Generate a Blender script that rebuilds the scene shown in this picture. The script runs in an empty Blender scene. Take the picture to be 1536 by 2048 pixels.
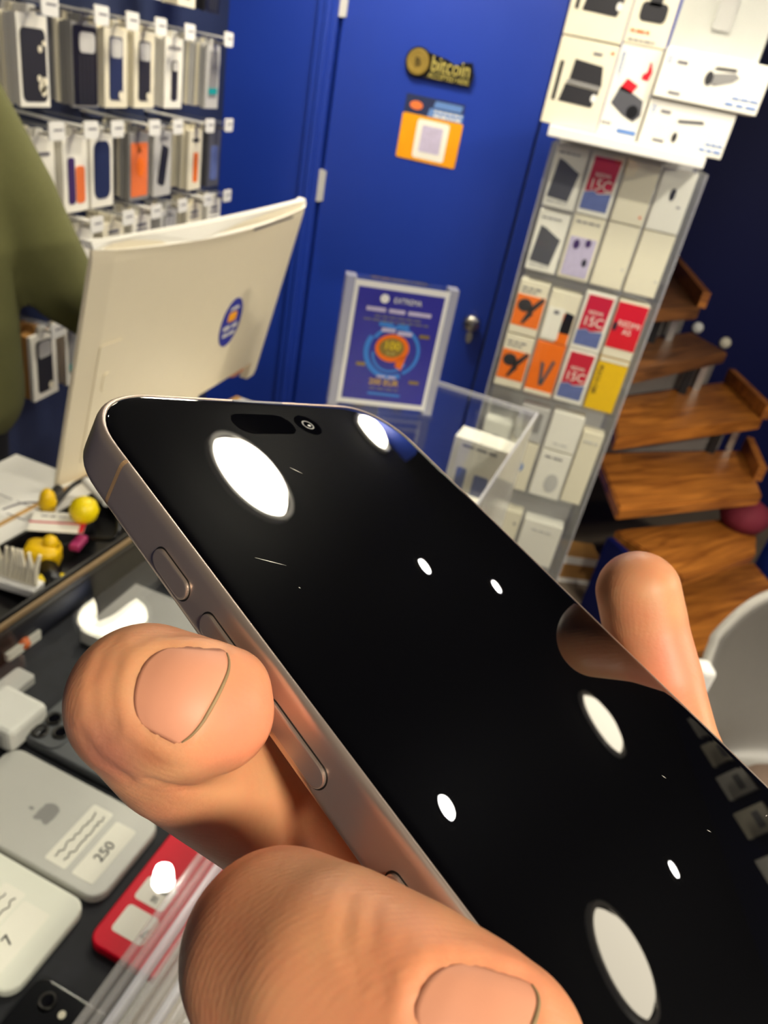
import bpy, bmesh, math, random
from mathutils import Vector, Matrix
from mathutils.bvhtree import BVHTree
random.seed(7)
SC = bpy.context.scene
COL = SC.collection
PI = math.pi

# ------------------------------------------------------------------ camera, exposure
EYE = Vector((0.0, 0.0, 1.55))
F_PX = 1480.0
down = Vector((-515, -2449, -F_PX)).normalized()          # straight down, in camera axes
up_c = -down
fw_c = (Vector((0, 0, -1)) - Vector((0, 0, -1)).dot(up_c) * up_c).normalized()
rt_c = fw_c.cross(up_c)
yaw = math.radians(9.0)
Xc = math.cos(yaw) * rt_c - math.sin(yaw) * fw_c
Yc = math.cos(yaw) * fw_c + math.sin(yaw) * rt_c
ROT = Matrix((Xc, Yc, up_c))                              # camera axes -> room axes
cam_d = bpy.data.cameras.new('camera')
cam = bpy.data.objects.new('camera', cam_d)
COL.objects.link(cam)
cam.matrix_world = Matrix.Translation(EYE) @ ROT.to_4x4()
cam_d.sensor_fit = 'VERTICAL'
cam_d.sensor_height = 36.0
cam_d.lens = F_PX / 2048.0 * 36.0
cam_d.clip_start = 0.004
cam_d.dof.use_dof = True
cam_d.dof.focus_distance = 0.092
cam_d.dof.aperture_fstop = 44.0
SC.camera = cam
vs = SC.view_settings
vs.view_transform = 'Standard'; vs.look = 'None'; vs.gamma = 1.0
vs.use_curve_mapping = False
vs.exposure = 1.68
SC.cycles.use_denoising = True
SC.cycles.max_bounces = 10
SC.cycles.transparent_max_bounces = 24
SC.cycles.sample_clamp_indirect = 6.0
w = bpy.data.worlds.new('room_dark'); SC.world = w
w.use_nodes = True
w.node_tree.nodes['Background'].inputs[0].default_value = (0.02, 0.022, 0.03, 1)
w.node_tree.nodes['Background'].inputs[1].default_value = 0.2

def sight(px, py):
    return (ROT @ Vector(((px - 768) / F_PX, (1024 - py) / F_PX, -1.0)))
def on(px, py, axis, val):                                # where a line of sight meets a real plane of the room
    d = sight(px, py); i = 'xyz'.index(axis)
    return EYE + d * ((val - EYE[i]) / d[i])
def deep(px, py, mm):
    return EYE + sight(px, py) * (mm / 1000.0)

# ------------------------------------------------------------------ materials
def lin(c):
    c = c / 255.0
    return c / 12.92 if c <= 0.04045 else ((c + 0.055) / 1.055) ** 2.4
def rgb(*c):
    return (lin(c[0]), lin(c[1]), lin(c[2]), 1.0)
MATS = {}
def M(name, col, rough=0.5, metal=0.0, spec=0.5, var=0.06, scale=40.0, bump=0.0, bscale=400.0, coat=0.0):
    if name in MATS: return MATS[name]
    m = bpy.data.materials.new(name); m.use_nodes = True
    nt = m.node_tree; b = nt.nodes['Principled BSDF']
    tc = nt.nodes.new('ShaderNodeTexCoord')
    nz = nt.nodes.new('ShaderNodeTexNoise'); nz.inputs['Scale'].default_value = scale; nz.inputs['Detail'].default_value = 4
    nt.links.new(tc.outputs['Object'], nz.inputs['Vector'])
    mx = nt.nodes.new('ShaderNodeMixRGB'); mx.blend_type = 'MIX'
    c = rgb(*col)
    mx.inputs[1].default_value = tuple(max(0, v * (1 - var)) for v in c[:3]) + (1,)
    mx.inputs[2].default_value = tuple(min(1, v * (1 + var)) for v in c[:3]) + (1,)
    nt.links.new(nz.outputs['Fac'], mx.inputs[0])
    nt.links.new(mx.outputs[0], b.inputs['Base Color'])
    b.inputs['Roughness'].default_value = rough
    b.inputs['Metallic'].default_value = metal
    b.inputs['Specular IOR Level'].default_value = spec
    b.inputs['Coat Weight'].default_value = coat
    if bump:
        n2 = nt.nodes.new('ShaderNodeTexNoise'); n2.inputs['Scale'].default_value = bscale
        nt.links.new(tc.outputs['Object'], n2.inputs['Vector'])
        bp = nt.nodes.new('ShaderNodeBump'); bp.inputs['Strength'].default_value = bump; bp.inputs['Distance'].default_value = 0.002
        nt.links.new(n2.outputs['Fac'], bp.inputs['Height']); nt.links.new(bp.outputs[0], b.inputs['Normal'])
    MATS[name] = m
    return m
def glow(name, col, strength):
    m = bpy.data.materials.new(name); m.use_nodes = True
    nt = m.node_tree; nt.nodes.clear()
    o = nt.nodes.new('ShaderNodeOutputMaterial'); e = nt.nodes.new('ShaderNodeEmission')
    e.inputs[0].default_value = col; e.inputs[1].default_value = strength
    nt.links.new(e.outputs[0], o.inputs[0]); MATS[name] = m
    return m
def clear(name, tint=(1, 1, 1), base=0.04, rough=0.02, haze=0.0, top=1.0, hazecol=(0.8, 0.8, 0.8)):
    m = bpy.data.materials.new(name); m.use_nodes = True
    nt = m.node_tree; nt.nodes.clear()
    o = nt.nodes.new('ShaderNodeOutputMaterial')
    t = nt.nodes.new('ShaderNodeBsdfTransparent'); t.inputs[0].default_value = (*tint, 1)
    g = nt.nodes.new('ShaderNodeBsdfGlossy'); g.inputs['Roughness'].default_value = rough
    lw = nt.nodes.new('ShaderNodeLayerWeight'); lw.inputs['Blend'].default_value = 0.5
    p = nt.nodes.new('ShaderNodeMath'); p.operation = 'POWER'; p.inputs[1].default_value = 5
    nt.links.new(lw.outputs['Facing'], p.inputs[0])
    a = nt.nodes.new('ShaderNodeMath'); a.operation = 'MULTIPLY_ADD'; a.inputs[1].default_value = top - base; a.inputs[2].default_value = base
    nt.links.new(p.outputs[0], a.inputs[0])
    mx = nt.nodes.new('ShaderNodeMixShader')
    src = t
    if haze:
        d = nt.nodes.new('ShaderNodeBsdfDiffuse'); d.inputs[0].default_value = (*hazecol, 1)
        h = nt.nodes.new('ShaderNodeMixShader'); h.inputs[0].default_value = haze
        nt.links.new(t.outputs[0], h.inputs[1]); nt.links.new(d.outputs[0], h.inputs[2]); src = h
    nt.links.new(a.outputs[0], mx.inputs[0]); nt.links.new(src.outputs[0], mx.inputs[1]); nt.links.new(g.outputs[0], mx.inputs[2])
    nt.links.new(mx.outputs[0], o.inputs[0]); MATS[name] = m
    return m
def wood(name, c1, c2, rough=0.4):
    m = bpy.data.materials.new(name); m.use_nodes = True
    nt = m.node_tree; b = nt.nodes['Principled BSDF']
    tc = nt.nodes.new('ShaderNodeTexCoord'); mp = nt.nodes.new('ShaderNodeMapping'); mp.inputs['Scale'].default_value = (2.5, 26, 26)
    nt.links.new(tc.outputs['Object'], mp.inputs[0])
    nz = nt.nodes.new('ShaderNodeTexNoise'); nz.inputs['Scale'].default_value = 1.6; nz.inputs['Detail'].default_value = 7; nz.inputs['Distortion'].default_value = 0.8
    nt.links.new(mp.outputs[0], nz.inputs['Vector'])
    r = nt.nodes.new('ShaderNodeValToRGB'); r.color_ramp.elements[0].color = rgb(*c1); r.color_ramp.elements[1].color = rgb(*c2)
    r.color_ramp.elements[0].position = 0.33; r.color_ramp.elements[1].position = 0.68
    nt.links.new(nz.outputs['Fac'], r.inputs[0]); nt.links.new(r.outputs[0], b.inputs['Base Color'])
    b.inputs['Roughness'].default_value = rough; MATS[name] = m
    return m

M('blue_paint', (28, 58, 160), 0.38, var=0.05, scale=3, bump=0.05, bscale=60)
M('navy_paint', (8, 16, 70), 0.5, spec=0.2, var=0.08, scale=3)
M('slat_board', (40, 50, 84), 0.6)
M('ceiling_paint', (15, 15, 20), 0.9)
M('floor_tile', (108, 96, 82), 0.5, var=0.2, scale=8)
M('cream', (236, 228, 204), 0.45, var=0.03)
M('white_card', (242, 238, 226), 0.5, var=0.03)
M('white_gloss', (240, 238, 232), 0.25, var=0.02)
M('bone_plastic', (226, 214, 186), 0.42, var=0.02, bump=0.04, bscale=900)
M('black_plastic', (14, 14, 17), 0.35)
M('charcoal', (40, 39, 43), 0.45)
M('dark_grey', (84, 84, 90), 0.4)
M('mid_grey', (140, 138, 136), 0.45)
M('light_grey', (196, 194, 190), 0.45)
M('rim_grey', (172, 168, 160), 0.4)
M('chair_grey', (104, 100, 94), 0.42, bump=0.05)
M('seat_taupe', (112, 92, 78), 0.8, bump=0.3)
M('steel', (190, 186, 178), 0.28, metal=1.0)
M('dark_steel', (60, 58, 56), 0.35, metal=1.0)
M('gold', (164, 138, 66), 0.4, metal=0.5, var=0.2)
M('gold_pale', (206, 190, 104), 0.4, metal=0.3, var=0.25)
M('orange', (248, 118, 14), 0.4)
M('amber', (246, 164, 6), 0.45)
M('coral', (236, 120, 60), 0.45)
M('red', (222, 22, 40), 0.4)
M('crimson', (202, 28, 56), 0.4)
M('slate_blue', (98, 112, 168), 0.45, var=0.25, scale=60)
M('sky_blue', (60, 132, 214), 0.45)
M('royal', (42, 48, 150), 0.35, var=0.06)
M('poster_blue', (54, 52, 152), 0.3, var=0.18, scale=14)
M('yellow', (240, 194, 4), 0.4)
M('bright_yellow', (250, 220, 10), 0.4)
M('teal', (24, 150, 150), 0.4)
M('navy_case', (34, 44, 82), 0.5)
M('purple', (66, 44, 96), 0.45)
M('pink', (190, 60, 116), 0.45)
M('maroon', (112, 24, 44), 0.8, bump=0.2)
M('ink', (20, 20, 26), 0.6)
M('ink_grey', (116, 114, 122), 0.6)
M('ink_blue', (96, 134, 196), 0.6)
M('lilac', (196, 186, 214), 0.5, var=0.2, scale=80)
M('tan_edge', (128, 104, 70), 0.5)
M('cardboard', (176, 128, 68), 0.7)
M('concrete', (116, 112, 108), 0.9, var=0.2, scale=12)
M('sweater', (108, 108, 64), 0.95, var=0.10, scale=160, bump=0.6, bscale=700)
M('trouser', (18, 18, 24), 0.9)
M('hair', (30, 22, 16), 0.7)
M('phone_silver', (190, 188, 182), 0.4, metal=0.1, var=0.02)
M('phone_white', (238, 238, 226), 0.2, var=0.02)
M('phone_graphite', (86, 88, 92), 0.3, var=0.05)
M('phone_red', (222, 10, 44), 0.45, spec=0.2, var=0.05)
M('phone_black', (12, 12, 16), 0.15)
M('case_mat', (30, 31, 38), 0.75, var=0.7, scale=60)
M('titanium', (204, 184, 170), 0.34, metal=0.82, var=0.03, scale=300)
M('titanium_polish', (196, 174, 150), 0.12, metal=1.0, var=0.03)
M('antenna', (146, 116, 84), 0.4)
M('button_gap', (16, 12, 10), 0.5)
M('lens_glass', (10, 10, 16), 0.05, coat=1.0)
M('island', (3, 3, 5), 0.02, spec=0.12, var=0)
M('scratch_mark', (214, 206, 196), 0.4)
M('oak_edge', (196, 152, 84), 0.5)
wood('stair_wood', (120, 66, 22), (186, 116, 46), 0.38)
wood('stair_wood_dark', (86, 54, 32), (142, 92, 50), 0.45)
glow('lamp_glow', (1.0, 0.89, 0.68, 1), 3.6)
glow('lamp_glow_bright', (1.0, 0.92, 0.74, 1), 26.0)
glow('lamp_glow_mid', (1.0, 0.91, 0.70, 1), 22.0)
glow('fill_glow_far', (1.0, 0.92, 0.74, 1), 46.0)
glow('fill_glow_corner', (1.0, 0.91, 0.72, 1), 32.0)
glow('lamp_glow_soft', (1.0, 0.91, 0.66, 1), 9.0)
glow('fill_glow_near', (1.0, 0.92, 0.76, 1), 50.0)
glow('fill_glow_side', (1.0, 0.92, 0.74, 1), 80.0)
glow('spot_glow', (1.0, 0.96, 0.88, 1), 60.0)
clear('glass', (0.985, 0.992, 0.985), 0.035, 0.005)
clear('acrylic', (0.96, 0.97, 0.98), 0.06, 0.04)
clear('rail_plastic', (0.95, 0.95, 0.96), 0.10, 0.06, haze=0.16, hazecol=(0.92, 0.90, 0.88))
clear('acrylic_edge', (0.88, 0.89, 0.92), 0.10, 0.10, haze=0.38, hazecol=(0.86, 0.85, 0.90))
clear('stripe_glass', (0.95, 0.95, 0.93), 0.08, 0.10, haze=0.55, hazecol=(0.90, 0.87, 0.78))
clear('clear_plastic', (0.95, 0.96, 0.98), 0.07, 0.08, haze=0.14)

# black cover glass: thin reflective coat over black
m = bpy.data.materials.new('cover_glass'); m.use_nodes = True
b = m.node_tree.nodes['Principled BSDF']
b.inputs['Base Color'].default_value = (0.0012, 0.0012, 0.0018, 1); b.inputs['Roughness'].default_value = 0.0
b.inputs['IOR'].default_value = 1.5
nt = m.node_tree; tc = nt.nodes.new('ShaderNodeTexCoord'); nz = nt.nodes.new('ShaderNodeTexNoise'); nz.inputs['Scale'].default_value = 30
nt.links.new(tc.outputs['Object'], nz.inputs['Vector'])
mr = nt.nodes.new('ShaderNodeMapRange'); mr.inputs[3].default_value = 0.0; mr.inputs[4].default_value = 0.012
nt.links.new(nz.outputs['Fac'], mr.inputs[0]); nt.links.new(mr.outputs[0], b.inputs['Roughness'])
MATS['cover_glass'] = m
g2 = nt.nodes.new('ShaderNodeBsdfGlossy'); g2.inputs['Roughness'].default_value = 0.30
mxs = nt.nodes.new('ShaderNodeMixShader'); mxs.inputs[0].default_value = 0.0035
nt.links.new(b.outputs[0], mxs.inputs[1]); nt.links.new(g2.outputs[0], mxs.inputs[2]); nt.links.new(mxs.outputs[0], nt.nodes['Material Output'].inputs[0])

def skin_mat(name, base, red, fine, spots=()):
    m = bpy.data.materials.new(name); m.use_nodes = True
    nt = m.node_tree; b = nt.nodes['Principled BSDF']; L = nt.links.new
    tc = nt.nodes.new('ShaderNodeTexCoord')
    n1 = nt.nodes.new('ShaderNodeTexNoise'); n1.inputs['Scale'].default_value = 90 * fine; n1.inputs['Detail'].default_value = 5
    L(tc.outputs['Object'], n1.inputs['Vector'])
    r = nt.nodes.new('ShaderNodeValToRGB'); r.color_ramp.elements[0].position = 0.35; r.color_ramp.elements[1].position = 0.68
    r.color_ramp.elements[0].color = rgb(*base); r.color_ramp.elements[1].color = rgb(*red)
    L(n1.outputs['Fac'], r.inputs[0]); src = r.outputs[0]
    for pos, rad, colr, amt in spots:
        ds = nt.nodes.new('ShaderNodeVectorMath'); ds.operation = 'DISTANCE'; ds.inputs[1].default_value = pos; L(tc.outputs['Object'], ds.inputs[0])
        mr_ = nt.nodes.new('ShaderNodeMapRange'); mr_.interpolation_type = 'SMOOTHSTEP'; mr_.inputs[1].default_value = rad; mr_.inputs[2].default_value = rad * .15; mr_.inputs[3].default_value = 0; mr_.inputs[4].default_value = amt
        L(ds.outputs['Value'], mr_.inputs[0]); mm2 = nt.nodes.new('ShaderNodeMixRGB'); mm2.inputs[2].default_value = rgb(*colr)
        L(mr_.outputs[0], mm2.inputs[0]); L(src, mm2.inputs[1]); src = mm2.outputs[0]
    L(src, b.inputs['Base Color'])
    b.inputs['Roughness'].default_value = 0.48
    b.inputs['Specular IOR Level'].default_value = 0.35
    b.inputs['Subsurface Weight'].default_value = 0.25
    b.inputs['Subsurface Radius'].default_value = (1.0, 0.35, 0.18)
    b.inputs['Subsurface Scale'].default_value = 0.0022 / fine
    n2 = nt.nodes.new('ShaderNodeTexNoise'); n2.inputs['Scale'].default_value = 1500 * fine; n2.inputs['Detail'].default_value = 3
    L(tc.outputs['Object'], n2.inputs['Vector'])
    wv = nt.nodes.new('ShaderNodeTexWave'); wv.inputs['Scale'].default_value = 520 * fine; wv.inputs['Distortion'].default_value = 5; wv.inputs['Detail'].default_value = 2; wv.inputs['Detail Scale'].default_value = 0.35
    mp = nt.nodes.new('ShaderNodeMapping'); mp.inputs['Rotation'].default_value = (0.4, 0.3, 0.9)
    L(tc.outputs['Object'], mp.inputs[0]); L(mp.outputs[0], wv.inputs['Vector'])
    ad = nt.nodes.new('ShaderNodeMath'); ad.operation = 'MULTIPLY_ADD'; ad.inputs[1].default_value = 0.18
    L(wv.outputs['Fac'], ad.inputs[0]); L(n2.outputs['Fac'], ad.inputs[2])
    bp = nt.nodes.new('ShaderNodeBump'); bp.inputs['Strength'].default_value = 0.22; bp.inputs['Distance'].default_value = 0.0002 / fine
    L(ad.outputs[0], bp.inputs['Height']); L(bp.outputs[0], b.inputs['Normal'])
    MATS[name] = m
    return m
_mp = (Matrix.Translation(Vector((-0.06236911, 0.08673118, 1.50304963))) @ Matrix(((0.45742303, 0.83282090, -0.31172667), (0.85987701, -0.50359896, -0.08366365), (-0.22666206, -0.22977692, -0.94648131))).to_4x4()).inverted()
_q = lambda px, py, mm: tuple(_mp @ deep(px, py, mm))
skin_mat('skin', (212, 152, 108), (214, 136, 98), 1.0, ((_q(470, 1440, 78), .008, (232, 134, 104), .75), (_q(1340, 1330, 132), .010, (236, 140, 112), .7), (_q(1080, 2000, 52), .009, (236, 142, 104), .7), (_q(800, 1900, 54), .010, (226, 148, 104), .4), (_q(222, 1490, 76), .0068, (138, 84, 76), .7), (_q(325, 1486, 75), .0032, (168, 70, 44), .75)))
skin_mat('skin_other', (206, 152, 118), (212, 136, 104), 0.2)
M('nail', (216, 148, 116), 0.5, spec=0.3, var=0.06, scale=120)
M('nail_edge', (150, 124, 86), 0.6, var=0.3, scale=300)

# ------------------------------------------------------------------ mesh helpers
def obj(name, bm, mat, parent=None, loc=None, smooth=False, mw=None):
    me = bpy.data.meshes.new(name)
    bmesh.ops.recalc_face_normals(bm, faces=bm.faces)
    bm.to_mesh(me); bm.free()
    for mm in (mat if isinstance(mat, (list, tuple)) else [mat]):
        me.materials.append(MATS[mm])
    if smooth:
        for p in me.polygons: p.use_smooth = True
    o = bpy.data.objects.new(name, me); COL.objects.link(o)
    if parent: o.parent = parent
    if loc is not None: o.location = loc
    if mw is not None: o.matrix_world = mw
    return o
def thing(name, label, cat, loc=(0, 0, 0), rz=0.0, group=None, mw=None):
    o = bpy.data.objects.new(name, None); COL.objects.link(o); o.empty_display_size = 0.02
    if mw is not None: o.matrix_world = mw
    else: o.location = loc; o.rotation_euler = (0, 0, rz)
    o['label'] = label; o['category'] = cat
    if group: o['group'] = group
    return o
def tag(o, label, cat, group=None, kind=None):
    o['label'] = label; o['category'] = cat
    if group: o['group'] = group
    if kind: o['kind'] = kind
    return o
def struct(o):
    o['kind'] = 'structure'; return o
def B(*boxes, bevel=0.0, seg=2):                          # boxes as (x0,y0,z0,x1,y1,z1)
    bm = bmesh.new()
    for x0, y0, z0, x1, y1, z1 in boxes:
        r = bmesh.ops.create_cube(bm, size=1.0)
        for v in r['verts']:
            v.co = Vector((x0 + (v.co.x + .5) * (x1 - x0), y0 + (v.co.y + .5) * (y1 - y0), z0 + (v.co.z + .5) * (z1 - z0)))
    if bevel: bmesh.ops.bevel(bm, geom=bm.edges[:], offset=bevel, segments=seg, affect='EDGES', profile=0.5)
    return bm
def rr(w, h, r, n=6, cx=0.0, cy=0.0, p=2.0):              # rounded rectangle outline
    pts = []
    r = min(r, w / 2 - 1e-6, h / 2 - 1e-6)
    for qx, qy, a0 in ((1, 1, 0), (-1, 1, 90), (-1, -1, 180), (1, -1, 270)):
        for k in range(n + 1):
            a = math.radians(a0 + 90.0 * k / n)
            c, s = math.cos(a), math.sin(a)
            c = math.copysign(abs(c) ** (2 / p), c); s = math.copysign(abs(s) ** (2 / p), s)
            pts.append((cx + qx * (w / 2 - r) + r * c, cy + qy * (h / 2 - r) + r * s))
    return pts
def ell(rx, ry, cx=0.0, cy=0.0, n=24):
    return [(cx + rx * math.cos(2 * PI * k / n), cy + ry * math.sin(2 * PI * k / n)) for k in range(n)]
def prism(outlines, axis='y', t0=0.0, t1=0.001):          # flat shapes given thickness along an axis
    bm = bmesh.new()
    if outlines and not isinstance(outlines[0][0], (tuple, list)): outlines = [outlines]
    def P(a, c, t):
        return Vector((a, t, c)) if axis == 'y' else (Vector((a, c, t)) if axis == 'z' else Vector((t, a, c)))
    for ol in outlines:
        A = [bm.verts.new(P(a, c, t0)) for a, c in ol]; Bv = [bm.verts.new(P(a, c, t1)) for a, c in ol]
        n = len(ol)
        bm.faces.new(A); bm.faces.new(Bv)
        for k in range(n): bm.faces.new((A[k], A[(k + 1) % n], Bv[(k + 1) % n], Bv[k]))
    return bm
def ring_loft(rings, cap=True):
    bm = bmesh.new(); prev = None; first = None
    for rg in rings:
        vs_ = [bm.verts.new(p) for p in rg]
        if prev:
            n = len(vs_)
            for k in range(n): bm.faces.new((prev[k], prev[(k + 1) % n], vs_[(k + 1) % n], vs_[k]))
        else: first = vs_
        prev = vs_
    if cap: bm.faces.new(first); bm.faces.new(prev)
    return bm
def lathe(prof, n=32, bm=None, c=(0, 0, 0), cap=True):              # profile of (radius, z)
    rings = [[Vector((c[0] + r * math.cos(2 * PI * k / n), c[1] + r * math.sin(2 * PI * k / n), c[2] + z)) for k in range(n)] for r, z in prof]
    return ring_loft(rings, cap)
def tube(pts, r, n=10):
    pts = [Vector(p) for p in pts]; rings = []
    for i, p in enumerate(pts):
        t = (pts[min(i + 1, len(pts) - 1)] - pts[max(i - 1, 0)]).normalized()
        a = t.cross(Vector((0, 0, 1)))
        if a.length < 1e-3: a = t.cross(Vector((1, 0, 0)))
        a.normalize(); c = t.cross(a)
        rad = r[i] if isinstance(r, (list, tuple)) else r
        rings.append([p + a * rad * math.cos(2 * PI * k / n) + c * rad * math.sin(2 * PI * k / n) for k in range(n)])
    return ring_loft(rings)
def spline(pts, m=8):
    P = [Vector(p) for p in pts]; out = []
    for i in range(len(P) - 1):
        p0, p1, p2, p3 = P[max(i - 1, 0)], P[i], P[i + 1], P[min(i + 2, len(P) - 1)]
        for k in range(m):
            t = k / m
            out.append(0.5 * ((2 * p1) + (p2 - p0) * t + (2 * p0 - 5 * p1 + 4 * p2 - p3) * t * t + (3 * p1 - p0 - 3 * p2 + p3) * t ** 3))
    out.append(P[-1]); return out
def merge(*bms):
    out = bmesh.new()
    for x in bms:
        me = bpy.data.meshes.new('tmp'); x.to_mesh(me); x.free(); out.from_mesh(me); bpy.data.meshes.remove(me)
    return out
def letters(parent, s, size, mat, x=0.0, z=0.0, y=0.0, rot=0.0, name='lettering', depth=0.0003, axis='y', align='CENTER', wide=1.0):
    cu = bpy.data.curves.new('t', 'FONT'); cu.body = s; cu.size = size; cu.extrude = depth; cu.align_x = align; cu.align_y = 'CENTER'
    cu.resolution_u = 3
    t = bpy.data.objects.new('t', cu); COL.objects.link(t)
    dg = bpy.context.evaluated_depsgraph_get()
    me = bpy.data.meshes.new_from_object(t.evaluated_get(dg))
    bpy.data.objects.remove(t); bpy.data.curves.remove(cu)
    Rr = Matrix.Rotation(rot, 4, 'Z')
    mt = (Matrix.Rotation(PI / 2, 4, 'X') if axis == 'y' else Matrix()) @ Rr @ Matrix.Diagonal((wide, 1, 1, 1))
    me.transform(Matrix.Translation((x, y, z)) @ mt)
    me.materials.clear(); me.materials.append(MATS[mat]); me.name = name
    o = bpy.data.objects.new(name, me); COL.objects.link(o)
    if parent: o.parent = parent
    return o
def dashes(x0, x1, z, h, n, seed=0, gap=0.25):            # a line of small unreadable print: word-long bars
    rnd = random.Random(seed); out = []; ws = [rnd.uniform(.5, 1.4) for _ in range(n)]; tot = sum(ws) + gap * (n - 1); x = x0
    for wv in ws:
        L = wv / tot * (x1 - x0); out.append([(x, z - h / 2), (x + L, z - h / 2), (x + L, z + h / 2), (x, z + h / 2)]); x += L + gap / tot * (x1 - x0)
    return out
def scribble(parent, x0, x1, y, amp, z, seed, mat='ink', n=26, name='handwriting'):
    rnd = random.Random(seed); pts = []
    for k in range(n):
        t = k / (n - 1); pts.append((x0 + (x1 - x0) * t + rnd.uniform(-.3, .3) * amp, y + rnd.uniform(-1, 1) * amp, z))
    return obj(name, tube(spline(pts, 3), 0.00022, 5), mat, parent)
def copy_thing(o, parent=None):
    c = o.copy(); COL.objects.link(c)
    if parent: c.parent = parent
    for ch in [k for k in bpy.data.objects if k.parent == o]: copy_thing(ch, c)
    return c

# ------------------------------------------------------------------ the room
CEIL = 2.2
struct(obj('floor', B((-1.5, -2.6, -0.05, 2.4, 3.9, 0.0)), 'floor_tile'))
struct(obj('ceiling', B((-1.5, -2.6, CEIL, 2.4, 3.9, CEIL + 0.06)), 'ceiling_paint'))
struct(obj('wall_left', B((-1.33, -2.6, 0, -1.23, 2.6, CEIL)), 'slat_board'))
DX0, DX1, DTOP = -0.855, -0.19, 2.0
struct(obj('wall_back', B((-1.33, 2.6, 0, DX0 - 0.075, 2.7, CEIL), (DX1 + 0.01, 2.6, 0, 0.27, 2.7, CEIL), (DX0 - 0.075, 2.6, DTOP + 0.03, DX1 + 0.01, 2.7, CEIL)), 'blue_paint'))
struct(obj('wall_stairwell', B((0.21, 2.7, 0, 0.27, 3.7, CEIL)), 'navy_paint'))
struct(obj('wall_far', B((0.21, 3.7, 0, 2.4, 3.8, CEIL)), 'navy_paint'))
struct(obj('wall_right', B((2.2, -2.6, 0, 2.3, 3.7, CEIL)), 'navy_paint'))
struct(obj('wall_front', B((-1.33, -2.6, 0, 2.3, -2.5, CEIL)), 'blue_paint'))
struct(obj('trim_1', B((DX0 - 0.075, 2.575, 0, DX0 - 0.008, 2.66, DTOP + 0.03), (DX0 - 0.05, 2.565, 0, DX0 - 0.03, 2.58, DTOP + 0.03), bevel=0.004), 'blue_paint'))
struct(obj('trim_2', B((DX1 + 0.008, 2.59, 0, DX1 + 0.07, 2.66, DTOP + 0.03), bevel=0.003), 'blue_paint'))
door = thing('door_1', 'flat royal blue door with a round knob and gold sign', 'door', (0, 2.6, 0)); struct(door)
obj('door_panel', B((DX0, 0, 0.01, DX1, 0.04, DTOP), bevel=0.003), 'blue_paint', door)
for zz in (1.166, 1.70, 0.3):
    h = obj('hinge', merge(tube([(DX0 - 0.004, -0.008, zz - 0.05), (DX0 - 0.004, -0.008, zz + 0.05)], 0.009, 12), B((DX0 - .004, -.004, zz - .048, DX0 + .012, .001, zz + .048))), 'light_grey', door)
kn = obj('knob', lathe([(0.0, 0.052), (0.018, 0.05), (0.029, 0.04), (0.031, 0.03), (0.026, 0.018), (0.014, 0.012), (0.013, 0.0)], 28), 'steel', door, smooth=True)
kn.location = (-0.242, 0, 0.845); kn.rotation_euler = (PI / 2, 0, 0)
kp = obj('key_plate', prism(ell(0.011, 0.022, 0, 0), 'y', -0.006, 0), 'steel', door); kp.location = (-0.242, 0, 0.79)

# gold sign and sticker, both stuck on the door
sg = thing('door_sign', 'small black and gold raised sign with a coin, high on the blue door', 'sign', (-0.525, 2.597, 1.572))
obj('backing', merge(prism(ell(0.041, 0.041, -0.068, 0.004), 'y', -0.012, 0), prism([(-0.07, -0.034), (0.104, -0.034), (0.110, -0.004), (0.098, 0.030), (0.07, 0.026), (0.05, 0.014), (0.02, 0.026), (-0.05, 0.036)], 'y', -0.012, 0)), 'black_plastic', sg)
cn = obj('coin', merge(lathe([(0.0, 0.004), (0.024, 0.004), (0.026, 0.006), (0.034, 0.006), (0.036, 0.0)], 32)), 'gold', sg); cn.location = (-0.068, -0.012, 0.004); cn.rotation_euler = (PI / 2, 0, 0)
letters(sg, 'B', 0.034, 'black_plastic', -0.068, 0.004, -0.0175, 0.2, 'coin_letter')
letters(sg, 'bitcoin', 0.058, 'gold_pale', 0.036, 0.006, -0.014, 0.0, 'lettering', 0.0015, wide=0.78)
letters(sg, 'ACCEPTED HERE', 0.021, 'gold_pale', 0.035, -0.024, -0.014, 0.0, 'small_lettering', 0.001, wide=0.82)
st = thing('sticker', 'orange sticker with a white square and blue top strip on the blue door', 'sticker', (-0.517, 2.598, 1.305))
obj('orange_panel', prism(rr(0.198, 0.13, 0.006, 4, 0, 0.066), 'y', -0.0012, 0), 'amber', st)
obj('white_square', prism(rr(0.105, 0.112, 0.01, 5, 0.006, 0.066), 'y', -0.0018, -0.001), 'white_card', st)
obj('pale_square', prism(rr(0.068, 0.076, 0.004, 3, 0.006, 0.068), 'y', -0.0022, -0.0016), 'lilac', st)
obj('blue_strip', prism(rr(0.190, 0.052, 0.003, 3, -0.002, 0.158), 'y', -0.001, 0), 'navy_case', st)
obj('blue_banner', prism([[(-0.005, 0.160), (0.085, 0.160), (0.088, 0.178), (0.0, 0.178)], [(-0.02, 0.132), (0.095, 0.132), (0.095, 0.156), (-0.015, 0.156)]], 'y', -0.0016, -0.0008), 'ink_blue', st)
obj('emblem', prism(ell(0.021, 0.012, -0.06, 0.156), 'y', -0.0016, -0.0008), 'coral', st)
obj('small_print', prism(dashes(0.0, 0.088, 0.138, 0.006, 5, 2) + dashes(0.0, 0.09, 0.150, 0.004, 6, 3), 'y', -0.002, -0.0014), 'white_card', st)

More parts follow.
